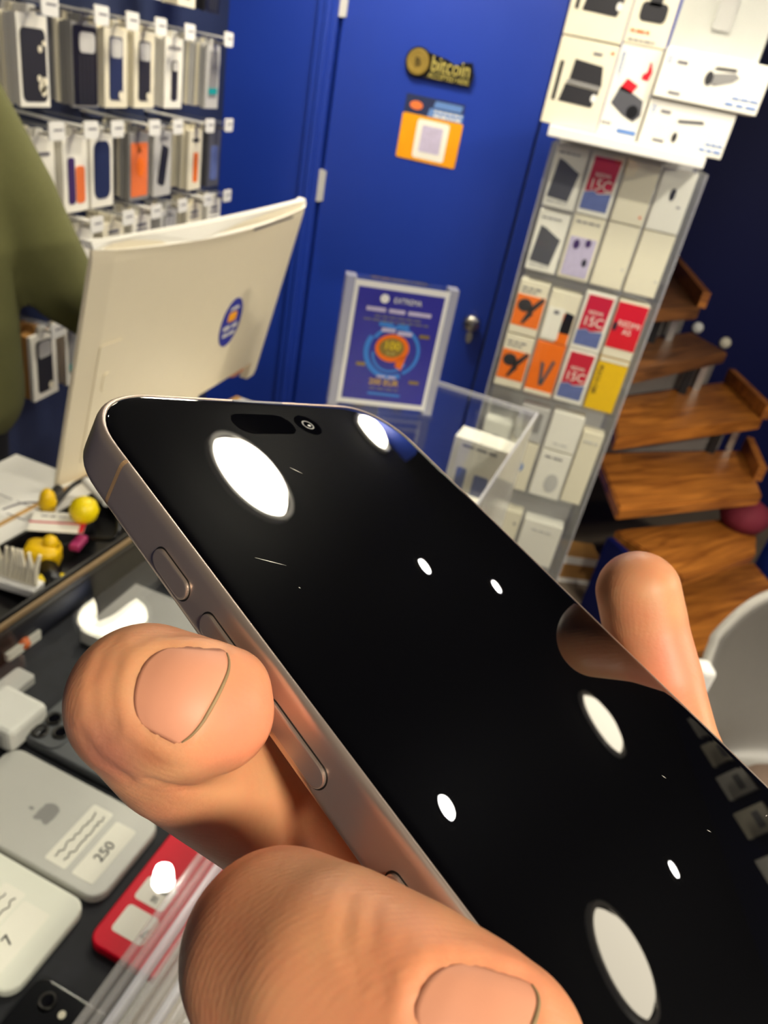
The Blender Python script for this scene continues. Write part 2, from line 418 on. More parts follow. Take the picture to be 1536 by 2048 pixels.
# ------------------------------------------------------------------ ceiling lamps
def dome(x, y, r, mat, label):
    t = thing('ceiling_lamp', label, 'lamp', (x, y, CEIL), group='round ceiling lamps')
    obj('shade', lathe([(0.0, -0.040), (r * 0.5, -0.036), (r * 0.82, -0.024), (r * 0.97, -0.006), (r, 0.0)][::-1], 40), mat, t, smooth=True)
    obj('rim', lathe([(r + 0.001, -0.012), (r + 0.014, -0.012), (r + 0.016, 0.0), (r + 0.001, 0.0)], 40, cap=False), 'white_gloss', t)
    return t
dome(-0.050, 1.50, 0.112, 'lamp_glow_bright', 'brightest round ceiling lamp, the large oval glare on the held phone screen')
dome(1.40, 2.29, 0.114, 'lamp_glow', 'round ceiling lamp mirrored as the tall oval below the far fingertip')
dome(1.285, 1.25, 0.113, 'lamp_glow', 'round ceiling lamp mirrored at the bottom right of the held screen')
dome(0.10, 2.50, 0.075, 'lamp_glow_mid', 'round ceiling lamp near the blue door, mirrored at the screen corner')
dome(-1.095, 1.71, 0.11, 'lamp_glow_soft', 'round ceiling lamp over the case wall, mirrored in the glass counter')
dome(1.55, -1.5, 0.16, 'fill_glow_far', 'added fill lamp behind the photographer, far one by the front wall')  # unseen fill lamp, added to brighten the room from behind the camera
dome(0.62, -0.50, 0.13, 'fill_glow_near', 'added fill lamp behind the photographer, the nearer one')  # added and unseen; lifts the light on the hand and phone frame
dome(-0.66, 2.06, 0.12, 'fill_glow_corner', 'added fill lamp by the corner of the case wall and blue wall')  # added fill for case wall and door, kept out of the screen mirror
dome(1.85, 0.9, 0.14, 'fill_glow_side', 'added fill lamp beside the right wall, out of the frame')  # unseen lamp added to brighten the pale boxes on the right wall
def spot(x, y, label, aim=None, power=0.0, cone=50):
    t = thing('ceiling_spotlight', label, 'lamp', (x, y, CEIL), group='small ceiling spotlights')
    obj('bulb', lathe([(0.0, -0.006), (0.024, -0.006), (0.026, 0.0)], 24), 'spot_glow', t)
    obj('ring', lathe([(0.027, -0.010), (0.040, -0.010), (0.042, 0.0), (0.027, 0.0)], 28, cap=False), 'dark_steel', t)
    if aim:
        ld = bpy.data.lights.new('spot_beam', 'SPOT'); ld.energy = power; ld.color = (1.0, .93, .80); ld.spot_size = math.radians(cone); ld.spot_blend = .7; ld.shadow_soft_size = .022
        lo = bpy.data.objects.new('spot_beam', ld); COL.objects.link(lo); lo.parent = t; lo.location = (0, 0, -.03)
        lo.rotation_euler = (Vector(aim) - Vector((x, y, CEIL))).to_track_quat('-Z', 'Y').to_euler()
spot(0.475, 1.965, 'small spotlight mirrored left of the pair mid screen')
spot(0.80, 2.40, 'small spotlight mirrored right of the pair mid screen')
spot(0.685, 1.145, 'small spotlight mirrored at the lower left of the screen', (.08, 2.0, .95), 12, 62)
spot(1.68, 1.86, 'small spotlight mirrored at the lower right of the screen')
spot(-0.485, 0.95, 'small spotlight mirrored in the glass over the red phone', (-.24, .30, .98), 4.5, 40)

# ------------------------------------------------------------------ left wall: hanging packs
def pack_body(w_, h_, t_, mat, name='card'):
    ol = [(-w_ / 2, 0), (w_ / 2, 0), (w_ / 2, h_), (w_ * 0.16, h_), (w_ * 0.12, h_ + 0.016), (-w_ * 0.12, h_ + 0.016), (-w_ * 0.16, h_), (-w_ / 2, h_)]
    return prism(ol, 'y', 0, t_)
def put(parent, name, ols, mat, t=0.0015, y=0.0):
    return obj(name, prism(ols, 'y', y - t, y), mat, parent)
FRONT = -1.075
def face(kind, t, w_, h_):
    c = 0.0
    if kind == 'flowers':
        put(t, 'window', rr(w_ * .82, h_ * .8, .012, 5, 0, h_ * .46), 'charcoal'); f = []
        for dx, dz, r in ((.018, .10, .006), (.02, .035, .010), (.028, .045, .008), (.012, .05, .006), (.024, .028, .009), (.03, .11, .005)): f.append(ell(r, r, dx, dz, 10))
        put(t, 'flower_print', f, 'cream', .001, -.0015)
    elif kind == 'black':
        put(t, 'window', rr(w_ * .94, h_ * .94, .006, 4, 0, h_ * .5), 'black_plastic')
        put(t, 'case_cutout', rr(w_ * .62, h_ * .24, .010, 5, 0.006, h_ * .78), 'light_grey', .001, -.0015)
        put(t, 'case_ribs', [rr(.002, h_ * .6, .0008, 2, k, h_ * .34) for k in (-.02, -.006, .008, .022)], 'dark_grey', .001, -.0015)
    elif kind in ('window', 'windowb'):
        put(t, 'window', rr(w_ * .60, h_ * .80, .009, 5, 0, h_ * .50), 'navy_case' if kind == 'window' else 'charcoal')
        put(t, 'case_cutout', rr(w_ * .5, h_ * .24, .009, 5, 0, h_ * .76), 'light_grey', .001, -.0015)
        put(t, 'badge', ell(.009, .009, w_ * .2, h_ * .16, 14), 'cream', .001, -.0015)
    elif kind == 'narrow':
        put(t, 'phone_case', rr(w_ * .36, h_ * .58, .008, 5, 0.004, h_ * .40), 'charcoal')
        put(t, 'case_cutout', rr(w_ * .26, h_ * .13, .006, 4, 0.004, h_ * .61), 'white_card', .001, -.0015)
        letters(t, 'DEFENDER', .014, 'ink_grey', 0, h_ * .86, -.001)
        letters(t, '3', .018, 'ink_grey', -.032, h_ * .68, -.001, name='numeral')
    elif kind == 'teal':
        put(t, 'window', rr(w_ * .66, h_ * .74, .006, 4, 0, h_ * .54), 'mid_grey')
        put(t, 'teal_band', rr(w_ * .7, h_ * .10, .002, 2, 0, h_ * .28), 'teal', .001, -.0015)
    elif kind == 'duo':
        put(t, 'purple_case', rr(w_ * .28, h_ * .62, .008, 5, -w_ * .18, h_ * .42), 'purple')
        put(t, 'orange_case', rr(w_ * .36, h_ * .50, .008, 5, w_ * .18, h_ * .36), 'coral')
    elif kind == 'bluecase':
        put(t, 'phone_case', [(x * 1.0, z) for x, z in rr(w_ * .72, h_ * .8, .02, 5, 0.0, h_ * .52)], 'navy_case')
    elif kind == 'orange':
        put(t, 'orange_panel', rr(w_ * .86, h_ * .8, .004, 3, 0, h_ * .46), 'coral')
        put(t, 'print_ring', [ell(.017, .022, .004, h_ * .5, 16), ell(.012, .008, .0, h_ * .78, 12)], 'orange', .001, -.0015)
        letters(t, 'A', .026, 'ink', -.002, h_ * .76, -.0028, name='mark')
    elif kind == 'tilted':
        import math as _m
        a = _m.radians(-14); o = [(x * _m.cos(a) - z * _m.sin(a) + .002, x * _m.sin(a) + z * _m.cos(a) + h_ * .48) for x, z in rr(w_ * .42, h_ * .62, .009, 5)]
        put(t, 'phone_case', o, 'charcoal'); letters(t, 'GUARD', .013, 'ink_grey', .006, h_ * .90, -.001)
    elif kind == 'slim':
        put(t, 'phone_case', rr(w_ * .34, h_ * .5, .005, 3, .004, h_ * .38), 'orange'); put(t, 'title_print', [rr(w_ * .5, .008, .001, 2, 0, h_ * .84)], 'ink')
    elif kind == 'pale':
        put(t, 'window', rr(w_ * .7, h_ * .5, .004, 3, 0, h_ * .4), 'light_grey'); put(t, 'title_print', [rr(w_ * .5, .008, .001, 2, 0, h_ * .84), rr(w_ * .6, .005, .001, 2, 0, h_ * .75)], 'ink_grey')
    elif kind == 'bluestripe':
        put(t, 'blue_stripe', [[(-w_ / 2, 0), (-w_ / 2 + .008, 0), (-w_ / 2 + .008, h_), (-w_ / 2, h_)]], 'royal'); put(t, 'title_print', [rr(w_ * .5, .007, .001, 2, .006, h_ * .8)], 'ink_grey')
    elif kind == 'dimblue':
        put(t, 'phone_case', rr(w_ * .6, h_ * .6, .008, 4, 0, h_ * .42), 'slate_blue')
WORD = {'flowers': 'floral black phone case', 'black': 'chunky black phone case', 'window': 'dark blue phone case in a white window card', 'windowb': 'black phone case in a white window card',
        'narrow': 'narrow black case on a printed white card', 'teal': 'clear pack with a teal band', 'duo': 'purple and orange pair of cases', 'bluecase': 'rounded navy blue case',
        'orange': 'grey pack with an orange front', 'tilted': 'tilted black case on a white card', 'slim': 'slim orange case on a cream card', 'pale': 'pale printed card', 'bluestripe': 'white card with a blue edge stripe', 'dimblue': 'teal grey pack with a dim blue case'}
ORD = ['first', 'second', 'third', 'fourth', 'fifth', 'sixth', 'seventh']
ROWS = [('topmost', 1.585, [(1.50, 'pale', 'cream', 4), (1.68, 'black', 'cream', 4), (1.86, 'windowb', 'white_card', 4), (2.03, 'windowb', 'cream', 4), (2.17, 'black', 'charcoal', 4)]),
        ('upper', 1.358, [(1.435, 'flowers', 'white_card', 5), (1.60, 'black', 'mid_grey', 5), (1.715, 'window', 'cream', 6), (1.835, 'windowb', 'cream', 6), (1.975, 'narrow', 'white_card', 6), (2.195, 'teal', 'light_grey', 12)]),
        ('middle', 1.148, [(1.44, 'bluestripe', 'white_card', 4), (1.555, 'duo', 'white_card', 5), (1.655, 'bluecase', 'white_card', 4), (1.815, 'orange', 'mid_grey', 10), (1.93, 'tilted', 'light_grey', 4), (2.11, 'slim', 'cream', 8), (2.23, 'dimblue', 'dark_grey', 4)]),
        ('lower', 0.968, [(1.44, 'windowb', 'cream', 4), (1.57, 'bluestripe', 'white_card', 6), (1.70, 'pale', 'cream', 6), (1.83, 'pale', 'white_card', 8), (1.97, 'windowb', 'light_grey', 6), (2.12, 'pale', 'cream', 6), (2.25, 'pale', 'white_card', 5)]),
        ('lowest', 0.745, [(1.415, 'windowb', 'cardboard', 5), (1.53, 'teal', 'white_card', 4), (1.66, 'pale', 'light_grey', 4)])]
for rn, zb, packs in ROWS:
    for i, (yy, kind, cm, n) in enumerate(packs):
        w_ = 0.088; h_ = 0.155 if rn != 'lower' else 0.14
        if kind in ('slim', 'dimblue', 'teal'): w_ = 0.075
        place = '%s from left, %s row' % (ORD[i], rn)
        t = thing('phone_case_pack', 'front pack, %s, %s' % (WORD[kind], place), 'phone case', (FRONT, yy, zb), PI / 2, 'phone case packs on wall hooks')
        obj('card', pack_body(w_, h_, 0.009, cm), 'white_card' if cm == 'cardboard' else cm, t)
        face(kind, t, w_, h_)
        for k in range(1, n):
            step = 0.0115 if n < 8 else 0.0095
            o = obj('phone_case_pack', pack_body(w_ - 0.004, h_ - 0.004, step - .0025, cm), cm if k % 3 or cm == 'cardboard' else 'cream')
            o.location = (FRONT - k * step, yy + random.uniform(-.003, .003), zb + 0.002 + random.uniform(-.003, .004)); o.rotation_euler = (0, 0, PI / 2 + random.uniform(-.03, .03))
            tag(o, 'spare packs queued behind the front pack, %s' % place, 'phone case', 'spare packs behind %s pack of the %s row' % (ORD[i], rn))
        hk = thing('display_hook', 'metal wall peg with white price tag, %s' % place, 'hook', (-1.23, yy, zb + h_ + 0.008), PI / 2, 'pegs of the case wall')
        obj('arm', tube([(0, 0, 0), (0, -0.185, 0), (0, -0.192, 0.008)], 0.003, 8), 'steel', hk)
        obj('arm_cover', B((-.011, -.18, .012, .011, 0, .016)), 'white_gloss' if i % 2 else 'clear_plastic', hk)
        pt = obj('price_tag', prism(rr(.050, .034, .005, 3, -.004, .012), 'y', -.199, -.196), 'white_gloss', hk)
        put(hk, 'price_print', dashes(-.014, .014, .014, .004, 3, i), 'ink_grey', .0006, -.199)

# ------------------------------------------------------------------ stand of boxed goods by the stairs
sh = thing('display_shelf', 'white floating shelf full of white boxed gadgets above the clear cabinet', 'shelf', (0.05, 2.0, 1.47))
obj('tray', merge(B((-.165, -.09, 0.010, .185, .28, .034), bevel=.003)), 'white_gloss', sh)
obj('bracket', B((-.13, .28, .004, .15, .6, .03)), 'white_gloss', sh)
def gift(name, label, cat, x0, x1, z0, z1, y0, dep, mat, group=None):
    t = thing(name, label, cat, ((x0 + x1) / 2, y0, z0), 0, group)
    obj('carton', B((-(x1 - x0) / 2 + .0008, 0, 0, (x1 - x0) / 2 - .0008, dep, z1 - z0 - .001), bevel=.0012, seg=1), mat, t)
    return t, x1 - x0, z1 - z0
G1 = 'boxed gadgets on the white shelf'
ZS = 1.505
def laptop_art(t, w_, h_):
    put(t, 'product_picture', [[(-.036, .048), (.038, .046), (.046, .078), (-.030, .082)], [(-.024, .092), (.048, .088), (.040, .125), (-.022, .130)]], 'charcoal')
    put(t, 'hinge_picture', [[(-.030, .084), (.046, .080), (.047, .088), (-.026, .091)]], 'mid_grey')
    put(t, 'stylus_picture', [rr(.008, .075, .002, 2, -.048, .085)], 'charcoal'); put(t, 'badge', ell(.006, .008, .038, .064, 12), 'white_gloss', .001, -.0015)
    put(t, 'title_print', [rr(.02, .005, .001, 2, .022, h_ - .022)], 'ink_grey'); put(t, 'corner_mark', [rr(.007, .005, .001, 2, .052, h_ - .016)], 'coral')
t, w_, h_ = gift('gadget_box', 'cream box showing a folding black device, lower left on the white shelf', 'box', -.139, -.012, ZS, ZS + .168, 1.925, .12, 'cream', G1); laptop_art(t, w_, h_)
t, w_, h_ = gift('gadget_box', 'cream box showing a folding black device, upper left above its twin', 'box', -.139, -.012, ZS + .17, ZS + .34, 1.925, .12, 'cream', G1); laptop_art(t, w_, h_)
t, w_, h_ = gift('dashcam_box', 'white box with a red and grey dash camera picture, shelf middle', 'box', -.011, .079, ZS, ZS + .175, 1.93, .11, 'white_card', G1)
put(t, 'camera_picture', [[(-.032, .064), (.0, .045), (.026, .036), (.038, .05), (.034, .078), (.0, .092), (-.022, .098)]], 'dark_grey')
put(t, 'lens_picture', ell(.013, .013, .018, .054, 16), 'black_plastic', .001, -.0015); put(t, 'red_panel', [[(-.024, .092), (.004, .086), (.014, .104), (-.012, .114)]], 'red')
put(t, 'red_mount', [[(.016, .118), (.03, .116), (.034, .132), (.028, .150), (.024, .150), (.024, .132), (.016, .126)]], 'red', .001, -.0006)
put(t, 'blue_print', [rr(.042, .009, .001, 2, .018, .014)], 'ink_blue'); letters(t, 'AZDOME', .010, 'ink_blue', -.034, .140, -.001, PI / 2, 'maker_print'); put(t, 'small_print', dashes(-.04, -.02, .025, .004, 2, 5), 'ink_grey')
t, w_, h_ = gift('mount_box', 'white box with a dark phone mount picture, top middle of the shelf', 'box', -.011, .079, ZS + .176, ZS + .345, 1.93, .11, 'cream', G1)
put(t, 'mount_picture', [rr(.055, .034, .01, 4, .0, .060), [(-.014, .07), (.012, .07), (.010, .165), (-.010, .165)]], 'charcoal'); put(t, 'title_print', dashes(-.036, .004, .024, .005, 3, 8), 'coral'); put(t, 'foot_print', dashes(-.036, .02, .008, .003, 5, 9), 'ink_grey')
for k, (x1, z0, lab) in enumerate(((.265, ZS, 'wide white box of a small security camera at the bottom right of the shelf'), (.300, ZS + .092, 'wide white camera box sticking out to the right above the other'))):
    t, w_, h_ = gift('camera_box', lab, 'box', .081, x1, z0, z0 + .091, 1.92 - .012 * k, .11, 'white_card', G1)
    put(t, 'camera_picture', [[(-.01, .045), (.0, .060), (.04, .066), (.052, .060), (.04, .05), (.006, .038)] if k else [(-.022, .058), (.03, .064), (.034, .058), (-.02, .052)]], 'mid_grey' if k else 'dark_grey')
    put(t, 'lens_picture', ell(.008, .013, -.008, .05) if k else ell(.005, .010, -.018, .024), 'charcoal', .001, -.0015); put(t, 'visor_picture', [[(-.004, .068), (.042, .07), (.04, .074), (.0, .072)]] if k else [ell(.003, .006, -.018, .024, 10)], 'ink', .001, -.0024)
    letters(t, 'EZ', .012, 'ink_blue', -w_ / 2 + .014, .07, -.001, PI / 2, 'maker_print'); put(t, 'title_print', [rr(.022, .006, .001, 2, -w_ / 2 + .04, .068)], 'ink_grey'); put(t, 'foot_print', dashes(-w_ / 2 + .03, -w_ / 2 + .055, .012, .005, 1, 3), 'ink_grey'); put(t, 'blue_print', dashes(.04, w_ / 2 - .006, .012, .005, 3, 4) + dashes(.05, w_ / 2 - .006, .024, .004, 3, 5), 'ink_blue')
t = thing('cable_pack', 'clear plastic pack with a grey charger, top right of the white shelf', 'pack', (.185, 1.93, ZS + .184), 0, G1)
obj('backing_card', B((-.100, .02, 0, .085, .03, .2)), 'white_gloss', t); obj('clear_cover', B((-.100, 0, 0, .085, .02, .2), bevel=.004), 'glass', t)
put(t, 'charger', rr(.038, .062, .005, 4, -.01, .075), 'light_grey', .006, .02); obj('cable', tube(spline([(-.01, .014, .105), (.008, .014, .13), (-.02, .012, .16), (.004, .012, .185)], 8), .004, 8), 'mid_grey', t)

cb = thing('display_cabinet', 'tall clear acrylic cabinet packed with boxed phones beside the stairs', 'cabinet', (0.08, 2.02, 0.0))
[(obj('side_panel', B((x_, 0, 0, x_ + .004, .28, 1.468)), 'acrylic', cb), obj('panel_edge', B((x_, -.004, 0, x_ + .004, 0, 1.468)), 'acrylic_edge', cb)) for x_ in (-.185, .181)]
obj('back_panel', B((-.18, .27, 0, .18, .28, 1.468)), 'light_grey', cb); obj('front_panel', B((-.18, -.012, .02, .18, -.009, 1.466)), 'glass', cb)
for zz in (.02, .30, .535, .84, 1.162): obj('shelf_panel', B((-.18, 0, zz, .18, .27, zz + .004)), 'acrylic', cb)
G2 = 'boxed phones in the clear cabinet'
CX = [-.094, -.009, .077, .163, .249]
def cell(ci, z0, z1, mat, label, name='phone_box', cat='box', dep=.05, x1=None):
    return gift(name, label, cat, CX[ci] + .003, (CX[ci + 1] if x1 is None else x1) - .003, z0, z1, 2.024, dep, mat, G2)
def grey_art(t, w_, h_):
    put(t, 'phone_picture', [[(-.033, .022), (.020, .018), (.030, .085), (.022, .088), (-.012, .106), (-.026, .110)]], 'dark_grey', .001); put(t, 'title_print', dashes(-.03, .02, .014, .004, 3, 2), 'light_grey', .0008, -.001); put(t, 'head_print', dashes(-.03, .02, h_ - .016, .003, 4, 6), 'ink_grey')
def fifteen(t, w_, h_):
    put(t, 'red_panel', [[(-.032, .052), (-.012, .058), (.0, .052), (.03, .060), (.034, h_ - .008), (-.030, h_ - .008)]], 'crimson', .0012); put(t, 'blue_panel', [[(-.034, .012), (.032, .012), (.032, .056), (.0, .050), (-.012, .056), (-.034, .050)]], 'slate_blue', .0008)
    letters(t, 'REDMI', .013, 'white_card', .0, h_ * .66, -.0016, 0, 'small_lettering'); letters(t, '15C', .034, 'white_card', .0, h_ * .5, -.0016, 0, 'lettering', wide=.95)
def headset(t, w_, h_):
    put(t, 'orange_panel', [[(-.037, .022), (.037, .022), (.037, .105), (-.037, .105)]], 'orange', .001)
    put(t, 'headset_picture', [ell(.019, .017, -.012, .078), [(-.004, .066), (.008, .058), (.036, .098), (.030, .108)], [(-.012, .03), (-.004, .03), (.016, .060), (.0, .064)]], 'charcoal', .001, -.0012); put(t, 'head_print', dashes(-.03, .02, h_ - .02, .004, 3, 4) + dashes(-.03, .01, h_ - .03, .003, 3, 5), 'ink_grey')
zA0, zA1, zA2 = 1.170, 1.326, 1.465
t, w_, h_ = cell(0, zA0, zA1 - .01, 'white_card', 'white box with a grey phone picture, lower left of the upper cabinet tier'); grey_art(t, w_, h_)
t, w_, h_ = cell(0, zA1, zA2, 'white_card', 'white box with a grey phone picture, top left corner of the clear cabinet'); grey_art(t, w_, h_)
t, w_, h_ = cell(1, zA1, zA2, 'white_card', 'red and blue box lettered 15C in the top row of the cabinet'); fifteen(t, w_, h_)
t, w_, h_ = cell(1, zA0, zA1 - .002, 'cream', 'white box with a pale purple picture below the top 15C box')
put(t, 'picture', rr(.066, .095, .003, 3, 0, .055), 'lilac'); put(t, 'figure_picture', [ell(.008, .012, -.014, .085, 12), ell(.007, .010, .014, .092, 12)], 'purple', .001, -.0015); put(t, 'dark_figure', [ell(.006, .01, .018, .045, 12)], 'charcoal', .001, -.0015); put(t, 'head_print', dashes(-.03, .028, h_ - .016, .004, 4, 7), 'ink_grey')
t, w_, h_ = cell(2, zA1, zA2, 'cream', 'plain cream box in the third column of the top row'); put(t, 'corner_mark', [rr(.006, .005, .001, 2, .028, .02)], 'coral')
t, w_, h_ = cell(2, zA0, zA1 - .002, 'cream', 'plain cream box under another plain one, third column'); put(t, 'corner_mark', [rr(.006, .005, .001, 2, .028, .05)], 'light_grey')
t, w_, h_ = cell(3, zA1, zA2, 'white_card', 'white box with a small black oval dot at the top right'); put(t, 'black_dot', ell(.0065, .014, -.002, .085, 16), 'charcoal'); put(t, 'small_print', [rr(.008, .004, .001, 2, .02, .06)], 'ink_grey')
t, w_, h_ = cell(3, zA0, zA1 - .002, 'cream', 'plain cream box under the box with a black dot'); put(t, 'corner_mark', [rr(.006, .005, .001, 2, .03, .04)], 'light_grey')
zB0, zB1, zB2 = .848, 1.000, 1.155
t, w_, h_ = cell(0, zB1, zB2 - .012, 'cream', 'white and orange headset box, upper of the left pair'); headset(t, w_, h_)
t, w_, h_ = cell(0, zB0, zB1 - .004, 'cream', 'white and orange headset box, lower of the left pair'); headset(t, w_, h_)
t, w_, h_ = cell(1, zB1, zB2 - .02, 'cream', 'box with a pale phone picture on black and orange beside the headset')
put(t, 'dark_panel', [[(.004, .0), (.036, .0), (.036, .08), (.004, .08)]], 'orange', .001); put(t, 'black_panel', [[(.006, .03), (.036, .03), (.036, .082), (.012, .086)]], 'black_plastic', .001, -.001); put(t, 'phone_picture', rr(.044, .086, .003, 3, -.014, .05), 'white_card', .001, -.002); put(t, 'handset_mark', [rr(.014, .010, .002, 3, -.012, .08)], 'ink_grey', .0008, -.003)
t, w_, h_ = cell(1, zB0, zB1 - .002, 'orange', 'bright orange box with a dark V shaped earphone picture', dep=.06)
put(t, 'earphone_picture', [[(-.014, .095), (-.004, .092), (.004, .032), (-.004, .026)], [(.024, .100), (.016, .104), (.0, .034), (.006, .028)]], 'dark_grey'); put(t, 'white_base', [[(-.038, .0), (.038, .0), (.038, .012), (-.038, .012)]], 'cream')
t, w_, h_ = cell(2, zB1, zB2 - .002, 'white_card', 'red and blue 15C box in the orange tier, upper one'); fifteen(t, w_, h_)
t, w_, h_ = cell(2, zB0, zB1 - .002, 'white_card', 'red and blue 15C box in the orange tier, lower one'); fifteen(t, w_, h_)
t, w_, h_ = cell(3, zB1, zB2 - .004, 'cream', 'bright red box with white lettering at the right of the orange tier')
put(t, 'red_panel', [[(-.038, .026), (.038, .026), (.038, h_ - .006), (-.038, h_ - .006)]], 'red'); put(t, 'black_dot', ell(.006, .012, -.030, .082, 14), 'charcoal', .001, -.0015); letters(t, 'REDMI', .02, 'white_card', .004, .092, -.0018); letters(t, 'A5', .02, 'white_card', .004, .072, -.0018, name='model_lettering')
t, w_, h_ = cell(3, zB0, zB1 - .002, 'yellow', 'plain yellow box with black lettering up its left edge', dep=.06); letters(t, 'POCO C85', .017, 'ink', -.028, .085, -.001, -PI / 2); put(t, 'cream_top', [[(-.038, h_ - .012), (.038, h_ - .012), (.038, h_ - .001), (-.038, h_ - .001)]], 'cream')
# lower tiers of pale accessory boxes
def acc(x0, x1, z0, z1, lab, mat='white_card', dep=.05):
    return gift('accessory_box', lab, 'box', x0, x1, z0, z1, 2.026, dep, mat, 'pale accessory boxes low in the cabinet')
t, w_, h_ = acc(-.085, -.005, .56, .74, 'pale box with a dark earphone picture in the lower cabinet tier'); put(t, 'picture', [ell(.02, .03, 0, .11, 14)], 'light_grey'); put(t, 'earphone_picture', [rr(.03, .02, .004, 3, 0, .075), ell(.004, .014, .004, .11, 10)], 'dark_grey', .001, -.0015)
t, w_, h_ = acc(.0, .085, .545, .70, 'pale box with a round blue emblem in the lower cabinet tier', 'cream'); put(t, 'blue_emblem', ell(.017, .017, .0, .075, 20), 'ink_blue'); put(t, 'emblem_core', ell(.009, .009, .0, .075, 16), 'slate_blue', .001, -.0015)
t, w_, h_ = acc(.005, .085, .705, .81, 'grey fronted box standing on the blue emblem box', 'light_grey'); put(t, 'window', rr(.05, .06, .004, 3, 0, .06), 'mid_grey')
t, w_, h_ = acc(.095, .185, .70, .815, 'plain white box at the right of the lower tier'); put(t, 'small_print', dashes(-.02, .02, .02, .004, 2, 3), 'light_grey')
t, w_, h_ = acc(.095, .185, .545, .695, 'white box with faint print under the plain white box'); put(t, 'small_print', dashes(-.03, .02, .13, .005, 2, 13), 'ink_grey'); put(t, 'product_picture', [ell(.02, .03, .01, .05, 14)], 'light_grey')
t, w_, h_ = acc(-.085, -.01, .31, .50, 'pale box with a dark square picture in the bottom tier', 'light_grey'); put(t, 'picture', [rr(.04, .03, .004, 3, 0, .15)], 'charcoal')
t, w_, h_ = acc(.0, .10, .31, .47, 'white box with a grey slot picture in the bottom tier', 'cream'); put(t, 'slot_picture', [rr(.024, .08, .01, 4, -.01, .06)], 'mid_grey'); put(t, 'marks', [ell(.004, .004, -.035, .14, 8), ell(.004, .004, .035, .12, 8)], 'ink_grey')
t, w_, h_ = acc(.11, .23, .31, .46, 'plain pale box at the right of the bottom tier', 'white_card'); put(t, 'small_print', dashes(-.03, .03, .12, .005, 3, 5), 'light_grey')
t, w_, h_ = acc(.19, .25, .55, .78, 'narrow pale box at the far right of the lower tier', 'cream'); put(t, 'small_print', dashes(-.02, .02, .2, .005, 2, 15), 'light_grey')

# ------------------------------------------------------------------ wooden stairs
sr = thing('staircase', 'open wooden stairs with brown treads rising behind the cabinet', 'staircase', (0, 0, 0))
TR = [(.17, [(.70, 2.0), (1.16, 2.38), (1.04, 2.74), (.50, 2.30)]), (.34, [(.648, 2.158), (.93, 2.47), (.99, 2.80), (.43, 2.347)]),
      (.51, [(.386, 2.161), (.90, 2.585), (.90, 3.0), (.31, 2.56)]), (.68, [(.318, 2.292), (.885, 2.895), (.80, 3.29), (.318, 2.70)]),
      (.85, [(.318, 2.46), (.705, 3.05), (.58, 3.25), (.318, 2.86)]), (1.02, [(.318, 2.62), (.515, 2.87), (.46, 3.6), (.318, 3.2)])]
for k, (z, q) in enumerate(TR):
    wm = 'stair_wood_dark' if k >= 4 else 'stair_wood'  # upper treads take the darker wood tone
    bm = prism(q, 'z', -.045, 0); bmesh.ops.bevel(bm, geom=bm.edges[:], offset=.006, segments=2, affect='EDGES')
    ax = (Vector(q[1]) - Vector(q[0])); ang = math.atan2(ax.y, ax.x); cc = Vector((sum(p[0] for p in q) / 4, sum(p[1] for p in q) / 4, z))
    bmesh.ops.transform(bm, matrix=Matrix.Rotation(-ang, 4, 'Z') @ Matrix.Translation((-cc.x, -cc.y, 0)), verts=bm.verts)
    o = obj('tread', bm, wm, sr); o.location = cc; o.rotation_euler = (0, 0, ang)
    if k in (2, 3, 5):                                    # raised end board
        a, c = Vector((*q[1], 0)), Vector((*q[2], 0)); d = (c - a).normalized(); s = Vector((d.y, -d.x, 0)) * .014
        if k == 2: a = a + d * .12
        bm = prism([(p.x, p.y) for p in (a + s, c + s, c - s, a - s)], 'z', z, z + .055)
        obj('end_board', bm, 'stair_wood', sr)
    if k in (2, 3, 4):
        n = TR[k + 1][1]; a, c = Vector(q[3]), Vector(q[2]); c = a + (c - a) * .80
        obj('riser', prism([tuple(a), tuple(c), tuple(c + Vector((0, .012))), tuple(a + Vector((0, .012)))], 'z', z, TR[k + 1][0] - .03), 'concrete', sr)
        p = Vector(n[1]) + (Vector(n[2]) - Vector(n[1])) * .25 + (Vector(n[0]) - Vector(n[1])).normalized() * .05
        obj('post', B((p.x - .012, p.y - .012, z, p.x + .012, p.y + .012, TR[k + 1][0] - .045)), 'steel', sr)
        p = p + (Vector(n[0]) - Vector(n[1])).normalized() * .12
        obj('brace', B((p.x - .014, p.y - .014, z, p.x + .014, p.y + .014, TR[k + 1][0] - .045)), 'black_plastic', sr)
obj('stringer', prism([(.425, 2.30), (.545, 2.155), (.53, 2.14), (.405, 2.285)], 'z', 0, .335), 'navy_paint', sr)
obj('stringer', prism([(1.19, 2.36), (1.06, 2.78), (1.08, 2.79), (1.21, 2.37)], 'z', 0, .40), 'blue_paint', sr)
pc = obj('pouch', lathe([(0, 0), (.07, .0), (.09, .04), (.075, .085), (.03, .11), (0, .112)], 20), 'maroon', smooth=True); pc.location = (.90, 2.66, .34); tag(pc, 'maroon cloth pouch lying on the right end of a lower tread', 'pouch')
for i, (x, z, lab) in enumerate(((.682, .778, 'round white wall stud, the left one beside the stairs'), (.823, .742, 'round cream wall stud, the right one beside the stairs'))):
    o = obj('wall_stud', lathe([(0, .022), (.018, .02), (.026, .008), (.026, 0)], 20), 'white_gloss' if i == 0 else 'cream', smooth=True); o.location = (x, 3.7, z); o.rotation_euler = (PI / 2, 0, 0); tag(o, lab, 'wall stud', 'studs on the navy wall')
t = thing('carton_box', 'small open brown and white carton on the floor right of the cabinet', 'box', (.372, 2.53, 0), .3)
